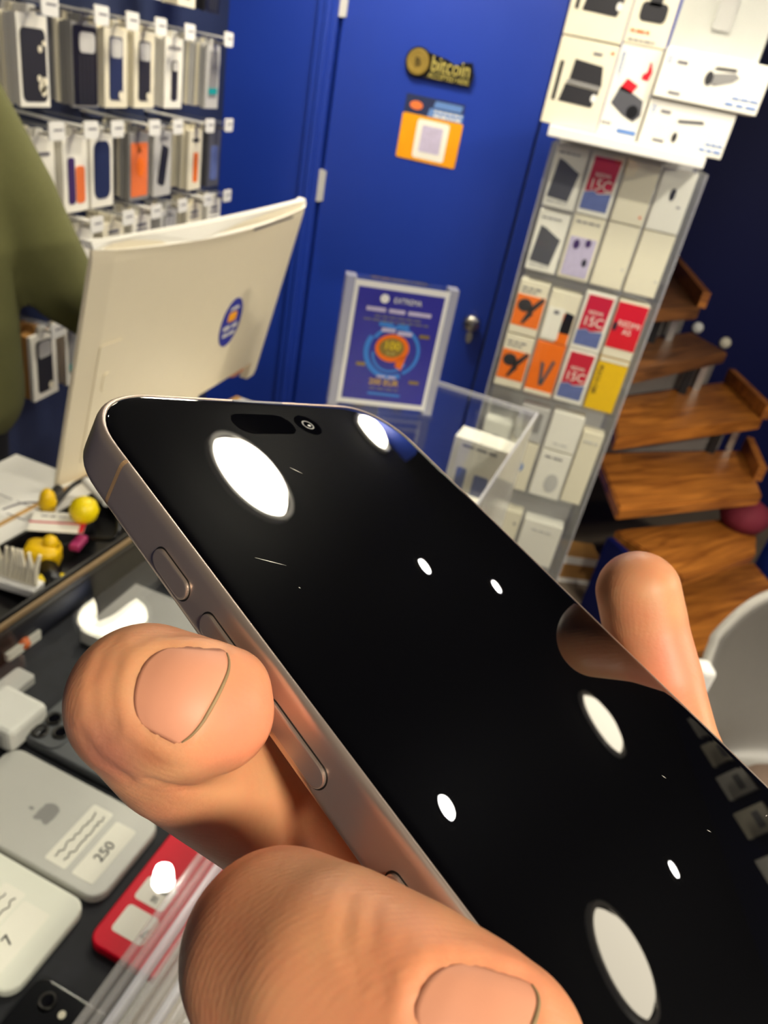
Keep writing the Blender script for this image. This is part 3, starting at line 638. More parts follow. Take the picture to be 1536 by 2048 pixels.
obj('carton', B((-.07, -.05, 0, .07, .06, .12), bevel=.002), 'cardboard', t); obj('white_band', B((-.071, -.0515, .085, .071, -.05, .118)), 'white_card', t); obj('lower_band', B((-.071, -.0515, .0, .071, -.05, .02)), 'white_card', t)

# packs on the far right wall (they show only as a mirror image in the held phone)
for i, (yy, zz) in enumerate(((3.10, 2.0), (2.88, 1.99), (2.66, 1.98), (2.44, 1.97), (2.20, 1.96), (1.95, 1.95))):
    t = thing('boxed_accessory', '%s pale box from the stairs on the right wall, mirrored in the held screen' % ORD[i], 'box', (2.16, yy, zz - .03), -PI / 4, 'pale boxes high on the right wall')
    obj('carton', B((-.05, -.06, 0, .05, 0, .13), bevel=.004), 'cream' if i % 2 else 'white_card', t); put(t, 'label_print', rr(.06, .03, .004, 3, 0, .05), 'mid_grey', .001, -.06)

# ------------------------------------------------------------------ grey chair
ch = thing('chair', 'light grey moulded shell chair with brown seat pad at the right edge', 'chair', (.70, 1.02, 0), math.radians(15))
rings = []
for i in range(15):                                       # shell cross-sections from the front lip over the seat and up the back
    t_ = i / 14.0
    if t_ < .45:
        s = t_ / .45; y = -.24 + .42 * s; z = .58 - .035 * math.sin(s * PI); hw = .21 + .02 * s; lift = .03 + .09 * s; ny, nz = 0, 1
    else:
        s = (t_ - .45) / .55; y = .18 + .085 * s + .03 * math.sin(s * PI); z = .60 + .285 * s; hw = .235 - .03 * s; lift = .12 * (1 - s * .55); ny, nz = -1, .2
    rw = []
    for k in range(17):
        u = -1 + k / 8.0; e = abs(u) ** 2.6
        hwk = hw
        rw.append(Vector((hwk * u, y + (ny * lift * e if ny else 0), z - (.085 * abs(u) ** 4 * max(0, (t_ - .45) / .55) ** 2))))
    rings.append(rw)
bm = bmesh.new(); G = [[bm.verts.new(p) for p in r] for r in rings]
for i in range(14):
    for k in range(16): bm.faces.new((G[i][k], G[i][k + 1], G[i + 1][k + 1], G[i + 1][k]))
shl = obj('shell', bm, 'chair_grey', ch, smooth=True)
md = shl.modifiers.new('thick', 'SOLIDIFY'); md.thickness = .012; md = shl.modifiers.new('soft', 'SUBSURF'); md.levels = 1; md.render_levels = 2
obj('seat_pad', lathe([(0, .03), (.12, .028), (.165, .018), (.18, .0), (0.17, -.01), (0, -.012)], 32), 'seat_taupe', ch, (0, -.02, .563), True)
for sx in (-1, 1):
    for sy in (-1, 1): obj('leg', tube([(sx * .10, sy * .09, .545), (sx * .21, sy * .20, 0)], [.014, .010], 10), 'dark_steel', ch)
obj('rim', tube(spline([r[0] for r in rings[7:14]] + list(rings[14]) + [r[16] for r in rings[13:6:-1]], 3), .009, 8), 'rim_grey', ch, smooth=True)
obj('side_clip', B((-.247, .14, .70, -.217, .18, .77), bevel=.008), 'white_gloss', ch)

# ------------------------------------------------------------------ counter with glass case
A_DIR = Vector((.130, .9915, 0)).normalized(); B_DIR = Vector((A_DIR.y, -A_DIR.x, 0))
ang_a = math.atan2(B_DIR.y, B_DIR.x)
GZ = 1.02
CO = Vector((-.483, 0.0, 0))                             # case corner: local x across (towards the customer), local y along
W_C = .33; Y0, Y1 = -.35, 1.475
MC = Matrix.Translation(CO) @ Matrix.Rotation(ang_a, 4, 'Z')
gc = thing('glass_counter', 'glass topped counter case holding used phones on a dark mat', 'counter', mw=MC)
obj('glass_top', B((0, Y0, GZ - .008, W_C, Y1, GZ), bevel=.001, seg=1), 'glass', gc)
obj('metal_trim', B((-.003, Y0, GZ - .004, .001, Y1, GZ + .001)), 'tan_edge', gc)
obj('front_glass', B((W_C - .004, Y0, .30, W_C, Y1, GZ - .008)), 'stripe_glass', gc)
obj('glass_edge', B((0, Y1 - .001, GZ - .008, W_C, Y1 + .003, GZ + .001)), 'acrylic_edge', gc); obj('glass_edge', B((W_C - .001, .62, GZ - .008, W_C + .003, Y1, GZ + .001)), 'acrylic_edge', gc)
obj('end_glass', B((0, Y1 - .006, .30, W_C - .006, Y1, GZ - .008)), 'glass', gc)
for k in range(8):
    xx = W_C - .026 + k * .0082
    obj('price_rail', B((xx, Y0, GZ + .001 + (k % 2) * .002, xx + .0046, .62, GZ + .011 + (k % 3) * .002), bevel=.0012), 'acrylic_edge' if k % 3 == 2 else 'rail_plastic', gc)
obj('mat_shelf', B((.003, Y0, .958, W_C - .03, .80, .976)), 'case_mat', gc)
obj('base_cabinet', B((.0, Y0, .0, W_C - .001, Y1, .30)), 'white_gloss', gc)
obj('inner_shelf', B((.01, .80, .74, W_C - .01, Y1 - .01, .746)), 'glass', gc)
obj('back_board', B((-.004, Y0, .30, .0, Y1, GZ - .012)), 'black_plastic', gc)

dk = thing('counter_desk', 'white cashier desk top with a pale wood edge behind the glass case', 'desk', mw=MC)
obj('desk_top', B((-.205, -.3, .925, -.01, 1.25, .95)), 'white_gloss', dk)
obj('wood_edge', B((-.218, -.3, .922, -.205, 1.25, .952), bevel=.003), 'oak_edge', dk)
obj('desk_body', B((-.19, -.3, 0, -.02, 1.25, .925)), 'white_card', dk)

def loc_case(p):
    q = MC.inverted() @ Vector((p[0], p[1], 0)); return q
def under(name, label, cx, cy, along_b, L, W_, mat, edge, cams, r=.010, z=.976, t=.0078):
    rz = ang_a if along_b else ang_a + PI / 2             # local x = length, camera end at -x
    t_ = thing(name, label, 'phone', (cx, cy, z), rz, 'used phones under the counter glass')
    rg = [[Vector((x, y, zz)) for x, y in rr(L - 2 * i, W_ - 2 * i, r - i, 6)] for zz, i in ((0, .0015), (.001, 0), (t - .0016, 0), (t - .0004, .0007), (t, .0018))]
    obj('body', ring_loft(rg), [mat], t_, smooth=False)
    return t_
def sticker(t_, x, y, w_, h_, z, seed, lines=2, num=None, rot=0):
    s = obj('paper_label', prism([(px + x, py + y) for px, py in rr(w_, h_, .002, 3)], 'z', z, z + .0002), 'white_card', t_)
    for k in range(lines):
        yy = y + h_ * (.22 - .4 * k) if lines > 1 else y
        # writing runs across the phone
        rnd = random.Random(seed + k); pts = [(x + w_ * (.25 - .4 * k), y - h_ * .4 + h_ * .8 * q / 22.0, z + .0004) for q in range(23)]
        pts = [(p[0] + rnd.uniform(-.0016, .0016), p[1] + rnd.uniform(-.0008, .0008), p[2]) for p in pts]
        obj('handwriting', tube(spline(pts, 2), .00045, 5), 'ink', s)
    if num:
        letters(s, num, .012, 'ink', x, z + .0004, y, PI / 2, 'handwriting', .0002, 'z')
    return s
def lens(t_, x, y, r, z, ring='steel'):
    o = obj('camera_lens', lathe([(r, 0), (r, .0016), (r * .74, .0018), (r * .70, .0012)], 24, cap=False), ring, t_, (x, y, z), True)
    obj('lens_glass', lathe([(r * .70, 0), (r * .70, .0011), (0, .0012)], 20), 'lens_glass', o)
zt = .0078
g = under('smartphone', 'silver grey phone with dark fruit logo and two paper labels under glass', -.269, .330, True, .158, .078, 'phone_silver', 'steel', 2, .013)
ap = []
for k in range(28):
    a = 2 * PI * k / 28; rx = .0078 * (1 - .07 * math.cos(2 * a)); ry = .0082
    x, y = rx * math.cos(a), ry * math.sin(a)
    if math.cos(a) > .86: x -= .0012                     # dip at the stem
    if math.cos(a) < -.9: x += .0008
    if abs(a - 3 * PI / 2) < .62: y += .0034 * (1 - abs(a - 3 * PI / 2) / .62)
    ap.append((-x, y))
leaf = [(-.0092 - .0022 * (1 + math.cos(2 * PI * k / 12)) * .9, -.0012 + .0012 * math.sin(2 * PI * k / 12)) for k in range(12)]
obj('logo', prism([[(x * 1.25 - .006, y * 1.25) for x, y in ap], [(x * 1.25 - .006, y * 1.25) for x, y in leaf]], 'z', zt, zt + .0001), 'mid_grey', g)
bmp = obj('camera_bump', prism([(x - .064, y - .016) for x, y in rr(.02, .032, .009, 5)], 'z', zt, zt + .0014), 'phone_silver', g); lens(g, -.066, -.022, .0055, zt + .0014, 'dark_steel'); lens(g, -.054, -.028, .0032, zt, 'black_plastic')
sticker(g, .030, -.002, .020, .056, zt, 3); s = sticker(g, .056, -.004, .020, .052, zt, 5, 0, '250')
g = under('smartphone', 'white phone with paper labels at the lower left under glass', -.281, .252, True, .150, .074, 'phone_white', 'steel', 1, .012)
sticker(g, .022, -.008, .020, .058, zt, 11); sticker(g, .046, -.010, .024, .054, zt, 13, 0, '7')
g = under('smartphone', 'graphite phone with three rear cameras, uppermost under the glass', -.262, .4165, True, .158, .076, 'phone_graphite', 'dark_steel', 3, .013)
obj('camera_bump', prism([(x - .058, y - .018) for x, y in rr(.036, .036, .010, 5)], 'z', zt, zt + .0014), 'phone_graphite', g)
for x, y in ((-.066, -.026), (-.066, -.009), (-.050, -.018)): lens(g, x, y, .0075, zt + .0014, 'dark_steel')
obj('flash', prism(ell(.003, .003, -.052, -.004, 12), 'z', zt + .0014, zt + .0018), 'cream', g)
sticker(g, .026, -.020, .014, .022, zt, 17, 1); sticker(g, .050, -.020, .014, .022, zt, 19, 1)
g = under('smartphone', 'glossy red phone with two paper labels under the counter glass', -.146, .319, False, .138, .067, 'phone_red', 'phone_red', 1, .010, .9762)
# length runs along the counter; camera end points away from the viewer
for o in [g]: o.rotation_euler = (0, 0, ang_a - PI / 2)
lens(g, -.060, -.022, .0048, zt, 'dark_steel'); obj('flash', prism(ell(.003, .003, -.060, -.011, 12), 'z', zt, zt + .0006), 'cream', g)
sa = obj('paper_label', prism([(x + .018, y - .012) for x, y in rr(.020, .026, .003, 3)], 'z', zt, zt + .0002), 'white_card', g)
letters(sa, 'iPhone', .006, 'ink', .014, zt + .0004, -.012, -PI / 2, 'handwriting', .0002, 'z'); letters(sa, 'SE', .006, 'ink', .022, zt + .0004, -.010, -PI / 2, 'handwriting', .0002, 'z')
sb = obj('paper_label', prism([(x + .044, y - .010) for x, y in rr(.022, .028, .003, 3)], 'z', zt, zt + .0002), 'white_card', g); letters(sb, '7', .010, 'ink', .046, zt + .0004, .0, -PI / 2, 'handwriting', .0002, 'z')
g = under('smartphone', 'black phone with one ringed camera, below the red phone under glass', -.178, .150, False, .144, .070, 'phone_black', 'phone_black', 1, .010)
g.rotation_euler = (0, 0, ang_a - PI / 2); lens(g, -.060, -.018, .0058, zt, 'dark_steel'); obj('flash', prism(ell(.0026, .0026, -.058, -.004, 12), 'z', zt, zt + .0006), 'cream', g)
g = under('smartphone', 'pale phone corner at the bottom left edge under glass', -.292, .160, True, .150, .072, 'phone_white', 'steel', 1, .012); lens(g, -.06, -.02, .005, zt)
def card(px, py, w_, h_, z, mat, name, lab, cat, rz=0, t=.001, group=None):
    p = on(px, py, 'z', z)
    o = obj(name, prism(rr(w_, h_, .003, 3), 'z', 0, t), mat); o.location = (p.x, p.y, z - t); o.rotation_euler = (0, 0, ang_a + rz)
    return tag(o, lab, cat, group)
card(28, 1275, .03, .045, .985, 'white_card', 'price_card', 'small white card at the left edge under the counter glass', 'card', 0, .009)
card(28, 1362, .022, .032, .985, 'light_grey', 'price_card', 'pale grey card below the white one at the left edge', 'card', 0, .009)
o = obj('ear_tip', lathe([(0, .012), (.006, .010), (.008, .004), (.006, 0)], 16), 'coral', smooth=True); p = on(45, 1280, 'z', .985); o.location = (p.x, p.y, .976); tag(o, 'small orange rubber piece on the dark mat', 'rubber piece')
t = thing('charger_box', 'white plastic charger block left of the graphite phone', 'charger', (*on(22, 1450, 'z', .985).xy, .976), ang_a); obj('body', B((-.03, -.02, 0, .02, .025, .026), bevel=.005), 'white_gloss', t); obj('face', B((-.02, -.0206, .006, .012, -.02, .02)), 'light_grey', t)
t = thing('boxed_phone', 'pale grey flat box lying on the mat behind the fingertip', 'box', (-.30, .56, .976), ang_a + .04); obj('carton', B((-.07, -.045, 0, .11, .05, .018), bevel=.002), 'light_grey', t); obj('lid', B((-.068, -.043, .018, .108, .048, .0195)), 'mid_grey', t)
t = thing('boxed_phone', 'dim grey box lying further along the mat', 'box', (-.27, .69, .976), ang_a); obj('carton', B((-.08, -.05, 0, .10, .05, .02), bevel=.002), 'dark_grey', t); obj('lid', B((-.078, -.048, .02, .098, .048, .0215)), 'charcoal', t)
# white phone boxes inside the far end of the case
for i, (lx, ly, lz, hh, lab) in enumerate(((.262, 1.40, .746, .22, 'white phone box with two dark pictures inside the far end of the case'), (.265, 1.24, .746, .16, 'white phone box nearer the phone inside the case end'), (.26, 1.08, .746, .15, 'white phone box half hidden behind the held phone'))):
    t = thing('boxed_phone', lab, 'box', mw=MC @ Matrix.Translation((lx, ly, lz)), group='white boxes in the far end of the counter case')
    obj('carton', B((-.06, -.03, 0, .055, .03, hh), bevel=.002), 'white_card', t)
    put(t, 'phone_picture', [rr(.020, .075, .004, 3, -.03, hh * .55), rr(.030, .085, .004, 3, .012, hh * .5)], 'slate_blue', .001, -.03); put(t, 'title_print', dashes(-.04, .03, hh - .014, .005, 3, i), 'ink_grey', .0008, -.03)
o = obj('tag_card', prism(rr(.035, .025, .004, 3), 'y', 0, .001), 'white_gloss', mw=MC @ Matrix.Translation((.245, .98, .955))); tag(o, 'bright white tag card inside the case by the phone edge', 'card')

# ------------------------------------------------------------------ poster stand on the glass
def hd(px, py, h):
    d = sight(px, py); return EYE + d * (h / math.hypot(d.x, d.y))
BL, BR = on(655, 806, 'z', GZ), on(858, 828, 'z', GZ)
pw = (BR - BL).length; pz = math.atan2((BR - BL).y, (BR - BL).x)
ps = thing('poster_stand', 'clear acrylic stand with a blue leaflet on the far end of the counter', 'poster stand', ((BL + BR) / 2).to_tuple(), pz)
PH = .232
obj('clear_block', B((-pw / 2, -.010, .0, pw / 2, .012, PH), bevel=.002), 'acrylic', ps)
obj('foot', B((-pw / 2, -.03, .0, pw / 2, .05, .004), bevel=.001), 'acrylic', ps)
obj('side_strip', B((-pw / 2 - .001, -.012, .002, -pw / 2 + .016, .013, PH)), 'acrylic_edge', ps); obj('side_strip', B((pw / 2 - .016, -.012, .002, pw / 2 + .001, .013, PH)), 'acrylic_edge', ps)
x0, x1, z0, z1 = -pw / 2 + .014, pw / 2 - .014, .010, PH - .004
obj('white_border', prism([(x0, z0), (x1, z0), (x1, z1), (x0, z1)], 'y', -.0122, -.0112), 'white_gloss', ps)
lw_, lh = (x1 - x0) - .014, (z1 - z0) - .020; lc = (z0 + z1) / 2
lf = obj('leaflet', prism([(-lw_ / 2, lc - lh / 2), (lw_ / 2, lc - lh / 2), (lw_ / 2, lc + lh / 2), (-lw_ / 2, lc + lh / 2)], 'y', -.0134, -.0124), 'poster_blue', ps)
def ringp(r0, r1, a0=0, a1=360, cx=0, cz=0, n=36):
    o_ = [(cx + r1 * math.cos(math.radians(a0 + (a1 - a0) * k / n)), cz + r1 * math.sin(math.radians(a0 + (a1 - a0) * k / n))) for k in range(n + 1)]
    i_ = [(cx + r0 * math.cos(math.radians(a0 + (a1 - a0) * k / n)), cz + r0 * math.sin(math.radians(a0 + (a1 - a0) * k / n))) for k in range(n, -1, -1)]
    return o_ + i_
yz = -.0140
cz = lc - .005
obj('blue_swirl', prism([ringp(.040, .046, -60, 150, .004, cz), ringp(.042, .051, 150, 296, .002, cz), ringp(.030, .034, 180, 330, 0, cz - .004)], 'y', yz, yz + .0005), 'sky_blue', lf)
obj('orange_coin', prism([ell(.030, .025, .0, cz + .006), [(.012, cz - .012), (.028, cz - .002), (.022, cz - .032), (.010, cz - .026)]], 'y', yz - .0003, yz), 'orange', lf); obj('coin_face', prism(ell(.022, .017, -.001, cz + .007), 'y', yz - .0007, yz - .0002), 'gold', lf)
letters(lf, '100', .020, 'bright_yellow', -.001, cz + .010, yz - .0009); letters(lf, 'EUR', .009, 'gold_pale', -.001, cz - .004, yz - .0009, name='small_lettering')
letters(lf, 'EXTREMA', .013, 'white_gloss', .012, lc + lh / 2 - .016, yz - .0002, name='title_lettering', wide=.85); obj('emblem', prism(ell(.0075, .0075, -.028, lc + lh / 2 - .015), 'y', yz - .0003, yz + .0002), 'white_gloss', lf)
obj('headline', prism(dashes(-.056, .056, lc + lh / 2 - .034, .007, 3, 4, .12), 'y', yz - .0003, yz + .0002), 'lilac', lf)
obj('body_print', prism(dashes(-.04, .04, lc + lh / 2 - .045, .003, 6, 5) + dashes(-.058, .055, lc + lh / 2 - .052, .003, 9, 6), 'y', yz - .0003, yz + .0002), 'ink_grey', lf)
obj('blue_print', prism(dashes(-.03, .022, cz + .046, .007, 2, 7) , 'y', yz - .0005, yz + .0002), 'sky_blue', lf); [obj('pale_print', prism(q_, 'y', yz - .0005, yz + .0002), 'lilac', lf) for q_ in (dashes(-.024, .0, cz + .037, .007, 1, 7), dashes(.004, .03, cz + .034, .007, 1, 8))]; obj('small_print', prism(dashes(-.018, .016, cz - .047, .004, 2, 9), 'y', yz - .0005, yz + .0002), 'lilac', lf)
obj('corner_print', prism([rr(.018, .006, .001, 2, .052, cz + .033), rr(.016, .006, .001, 2, -.05, cz - .028), rr(.018, .006, .001, 2, .05, cz - .052)], 'y', yz - .0005, yz + .0002), 'gold', lf)
letters(lf, '200 EUR', .015, 'yellow', -.004, lc - lh / 2 + .036, yz - .0002, name='price_lettering'); obj('foot_print', prism(dashes(-.028, .024, lc - lh / 2 + .024, .003, 4, 12), 'y', yz - .0003, yz + .0002), 'ink_grey', lf)
obj('foot_swoosh', prism(rr(.06, .004, .002, 3, 0, lc - lh / 2 + .014), 'y', yz - .0003, yz + .0002), 'sky_blue', lf)

# ------------------------------------------------------------------ white monitor
TLm, TRm = hd(185, 486, 1.0), hd(602, 400, 1.53)
BLm = on(101, 968, 'z', .952)
e1 = (TRm - TLm); W_M = Vector((e1.x, e1.y, 0)).length; ux = Vector((e1.x, e1.y, 0)).normalized()
tilt = Vector((TLm.x - BLm.x, TLm.y - BLm.y, 0)).dot(Vector((ux.y, -ux.x, 0)))
H_M = TLm.z - .952 + .008
nrm = Vector((ux.y, -ux.x, 0))                            # towards the customer
BLm = BLm + nrm * .020
MM = Matrix.Translation((BLm.x, BLm.y, .952)) @ Matrix(((ux.x, nrm.x, 0, 0), (ux.y, nrm.y, 0, 0), (0, 0, 1, 0), (0, 0, 0, 1)))
mo = thing('monitor', 'cream backed all in one computer monitor on the cashier desk', 'monitor', mw=MM)
lean = (tilt + .014) / H_M
def mrow(z, inset, off, bulge=0.0, n=12):
    return [(inset + (W_M - 2 * inset) * k / n, off + lean * z + bulge * math.sin(PI * k / n), z) for k in range(n + 1)]
# back shell: flat sides, gently bowed back; notch at the lower far corner for the foot
bm = bmesh.new()
VR = [0, .11, .22, .33, .44, .55, .66, .77, .88, .93, .955, .975, .99, 1.0]
cols = 20; rows = len(VR) - 1; T0 = -.014
def back_pt(s, v):
    z = H_M * v; bow = .010 * math.sin(PI * min(1, s)) * math.sin(PI * .5 * (1 - .2 * v))
    edge = .008 * (1 - min(1, min(s, 1 - s) / .06)) ** 2 + .008 * (max(0, (v - .93) / .07)) ** 2.2
    return Vector((W_M * s, lean * z + bow - edge, z))
F = [[bm.verts.new(back_pt(k / cols, VR[r])) for k in range(cols + 1)] for r in range(rows + 1)]
K = [[bm.verts.new(Vector((W_M * k / cols, lean * H_M * VR[r] + T0, H_M * VR[r]))) for k in range(cols + 1)] for r in range(rows + 1)]
notch = lambda k, r: r == 0 and 11 <= k < 18
for r in range(rows):
    for k in range(cols):
        if notch(k, r): continue
        bm.faces.new((F[r][k], F[r][k + 1], F[r + 1][k + 1], F[r + 1][k])); bm.faces.new((K[r][k + 1], K[r][k], K[r + 1][k], K[r + 1][k + 1]))
for r in range(rows):
    for c_ in (0, cols): bm.faces.new((F[r][c_], F[r + 1][c_], K[r + 1][c_], K[r][c_]))
for k in range(cols):
    bm.faces.new((F[rows][k], F[rows][k + 1], K[rows][k + 1], K[rows][k])); rr_ = 1 if notch(k, 0) else 0
    bm.faces.new((F[rr_][k], F[rr_][k + 1], K[rr_][k + 1], K[rr_][k]))
for c_ in (11, 18): bm.faces.new((F[0][c_], F[1][c_], K[1][c_], K[0][c_]))
obj('back_shell', bm, 'bone_plastic', mo, smooth=False)
sc_ = obj('screen', (lambda q: (bmesh.ops.transform(q, matrix=Matrix(((1, 0, 0, 0), (0, 1, lean, 0), (0, 0, 1, 0), (0, 0, 0, 1))), verts=q.verts), q)[1])(prism([(.012, .03), (W_M - .012, .03), (W_M - .012, H_M - .014), (.012, H_M - .014)], 'y', T0 - .0008, T0 + .002)), 'black_plastic', mo)
def on_back(name, ol, mat, t=.0012):
    o = prism(ol, 'y', 0, t)
    for v in o.verts:
        q = back_pt(v.co.x / W_M, v.co.z / H_M); v.co.y += q.y + .0003
    return obj(name, o, mat, mo)
def on_back2(name, ol, mat, par, t0, t1):
    o = prism(ol, 'y', t0, t1)
    for v in o.verts: v.co.y += back_pt(v.co.x / W_M, v.co.z / H_M).y
    return obj(name, o, mat, par)
nt_ = 24
on_back2('top_trim', [(W_M * k / nt_, H_M + .002) for k in range(nt_ + 1)] + [(W_M * k / nt_, H_M - .007 - .012 * math.sin(PI * k / nt_)) for k in range(nt_, -1, -1)], 'white_card', mo, -.010, .0035)
on_back('vent_slot', [(W_M * .62, H_M - .026), (W_M * .88, H_M - .022), (W_M * .88, H_M - .019), (W_M * .62, H_M - .022)], 'dark_grey', .0004)
on_back('port_panel', rr(.045, .19, .004, 3, .052, .125), 'bone_plastic', .0016); on_back('panel_badge', rr(.014, .03, .006, 4, .052, .16), 'bone_plastic', .003)
Pst = None
d_ = sight(452, 642); inv = MM.inverted(); o_l = inv @ EYE; d_l = inv.to_3x3() @ d_
tt = (0 - o_l.y + lean * 0) / (d_l.y - lean * d_l.z) + (lean * o_l.z) / (d_l.y - lean * d_l.z); hit = o_l + d_l * tt
sx, sz = hit.x, hit.z
rs = on_back2('round_sticker', ell(.036, .046, sx, sz, 36), 'royal', mo, .0002, .0014)
for nm, ol, mt in (('emblem_gold', rr(.03, .017, .005, 3, sx - .002, sz + .012), 'amber'), ('pale_swirl', [(sx - .018, sz + .025), (sx + .016, sz + .025), (sx + .012, sz + .031), (sx - .012, sz + .030)], 'light_grey'), ('text_line', dashes(sx - .026, sx + .026, sz - .008, .008, 2, 4) + dashes(sx - .022, sx + .022, sz - .022, .007, 2, 5), 'light_grey')):
    on_back2(nm, ol, mt, rs, .0013, .002)
obj('foot', B((W_M * .35, -.12, 0, W_M * .62, .01, .006)), 'bone_plastic', mo)

# ------------------------------------------------------------------ desk clutter
og = thing('desk_organiser', 'black desk organiser tray full of tools beside the glass case', 'organiser', mw=MC @ Matrix.Translation((-.075, .62, .9505)))
obj('tray_floor', B((-.062, -.26, 0, .062, .16, .004)), 'black_plastic', og)
obj('tray_wall', B((-.066, -.26, 0, -.062, .16, .035), (.058, -.26, 0, .062, .16, .064), (-.062, -.264, 0, .062, -.26, .03), (-.062, .156, 0, .062, .16, .035), (-.062, -.05, .004, .062, -.047, .03)), 'black_plastic', og)
def stand_at(px, py, z): return on(px, py, 'z', z)
o = obj('yellow_ball', lathe([(0, -.0185), (.008, -.0165), (.015, -.011), (.0185, 0), (.015, .011), (.008, .0165), (0, .0185)], 24), 'bright_yellow', smooth=True); p = stand_at(168, 1020, 1.0); o.location = p; tag(o, 'bright yellow round knob rising from the black organiser', 'ball')
st_ = obj('black_bottle', lathe([(.012, 0), (.014, .006), (.013, .03), (.006, .04)], 16), 'black_plastic', smooth=True); st_.location = (p.x, p.y, .955); tag(st_, 'short black bottle under the yellow ball in the organiser', 'bottle')
t = thing('glue_bottle', 'black tube with a chunky yellow cap lying in the organiser', 'tube', (*stand_at(100, 1095, .985).xy, .968), ang_a + .5)
obj('cap', B((-.030, -.018, -.012, .012, .018, .022), bevel=.010), 'yellow', t, smooth=True); obj('nozzle', lathe([(.011, 0), (.008, .010), (.004, .014)], 14), 'yellow', t, (0.0, .002, .018), True); obj('tube_body', tube([(0, -.016, 0), (.02, -.055, -.006)], .012, 12), 'black_plastic', t, smooth=True)
t = thing('screwdriver', 'small yellow bladed plastic grip low in the organiser', 'tool', (*stand_at(100, 1148, .975).xy, .962), ang_a + .3); obj('grip', B((-.014, -.012, -.006, .016, .012, .010), bevel=.004), 'bright_yellow', t); obj('shaft', tube([(.016, 0, 0), (.05, .02, .0)], .002, 8), 'steel', t)
t = thing('marker_pen', 'yellow tipped pen lying behind the organiser on white paper', 'pen', (*stand_at(95, 998, .975).xy, .962), ang_a + .9); obj('tip', lathe([(.010, -.012), (.012, 0), (.009, .014), (.004, .02)], 14), 'yellow', t, (0, 0, .008), True); obj('wire', tube(spline([(-.006, 0, .008), (-.03, .008, .006), (-.055, .0, .004)], 5), .0012, 6), 'ink_grey', t); obj('barrel', tube([(0, .004, .004), (.02, .045, .0)], .007, 10), 'black_plastic', t)
t = thing('scrub_brush', 'white brush with pale stiff bristles at the left of the organiser', 'brush', mw=MC @ Matrix.Translation((-.082, .560, .985)) @ Matrix.Rotation(.16, 4, 'Z'))
obj('handle', B((-.10, -.022, .004, .045, .0, .016), bevel=.003), 'white_gloss', t)
bl = []
for k in range(28):
    x = -.098 + .0051 * k
    bl.append(tube([(x, -.011, .016), (x + random.uniform(-.002, .002), -.008, .034), (x + random.uniform(-.005, .005), -.006 + random.uniform(-.004, .004), .052)], [.0034, .0032, .0018], 6))
o = obj('bristles', merge(*bl), 'cream', t); o['kind'] = 'stuff'
t = thing('folded_card', 'white printed card with a red border in the organiser', 'card', (*stand_at(112, 1045, .985).xy, .985), ang_a + .55); obj('paper', B((-.03, -.022, 0, .036, .022, .001)), 'white_card', t); obj('red_border', B((-.031, -.004, .001, .037, -.001, .0016), (.030, -.022, .001, .036, -.004, .0016)), 'crimson', t); obj('printed_text', prism(dashes(-.02, .03, .012, .002, 5, 4), 'z', .001, .0014), 'ink_grey', t)
o = obj('eraser', B((-.007, -.014, 0, .007, .014, .010), bevel=.003), 'pink'); p = stand_at(157, 1080, .975); o.location = (p.x, p.y, .9655); o.rotation_euler = (0, 0, ang_a + .3); tag(o, 'small pink rubber piece in the black organiser', 'eraser')
p = stand_at(45, 985, .953)
t = thing('paper_sheet', 'white paper sheets lying on the desk left of the monitor', 'paper', (p.x, p.y, .9502), ang_a + .04); obj('sheet', B((-.085, -.11, 0, .075, .08, .0015)), 'white_gloss', t); [obj('printed_text', prism([q_], 'z', .0015, .0018), 'ink_grey', t) for q_ in dashes(-.04, .05, -.02, .0016, 2, 6) + dashes(-.03, .05, -.05, .0016, 2, 7)]
cpts = [on(px, py, 'z', z) for px, py, z in ((110, 1010, .965), (150, 968, .972), (195, 955, .985), (225, 990, .99), (238, 1050, .985), (225, 1078, .975), (175, 1075, .97))]
o = obj('cable', tube(spline(cpts, 6), .0035, 8), 'black_plastic', smooth=True); tag(o, 'black cable looping behind the yellow ball', 'cable')
o = obj('white_cable_plug', tube([on(172, 962, 'z', .99), on(215, 1005, 'z', .985)], .0065, 12), 'white_gloss'); tag(o, 'white stick pen leaning behind the yellow ball', 'pen')

# ------------------------------------------------------------------ blended bodies
def capsule(a, b, ra, rb, n=20, m=7):
    a, b = Vector(a), Vector(b); t = (b - a); L = t.length
    if L < 1e-7: t = Vector((0, 0, 1))
    else: t.normalize()
    u = t.cross(Vector((.31, .77, .55))).normalized(); v = t.cross(u); rings = []
    for k in range(m):
        q = PI / 2 * (1 - k / m); rings.append([a - t * ra * math.sin(q) + (u * math.cos(2 * PI * j / n) + v * math.sin(2 * PI * j / n)) * max(ra * math.cos(q), ra * .02) for j in range(n)])
    for k in range(m + 1):
        q = PI / 2 * k / m; rings.append([b + t * rb * math.sin(q) + (u * math.cos(2 * PI * j / n) + v * math.sin(2 * PI * j / n)) * max(rb * math.cos(q), rb * .02) for j in range(n)])
    return ring_loft(rings)
def chain(pts):                                           # list of (point, radius)
    return [capsule(pts[i][0], pts[i + 1][0], pts[i][1], pts[i + 1][1]) for i in range(len(pts) - 1)]
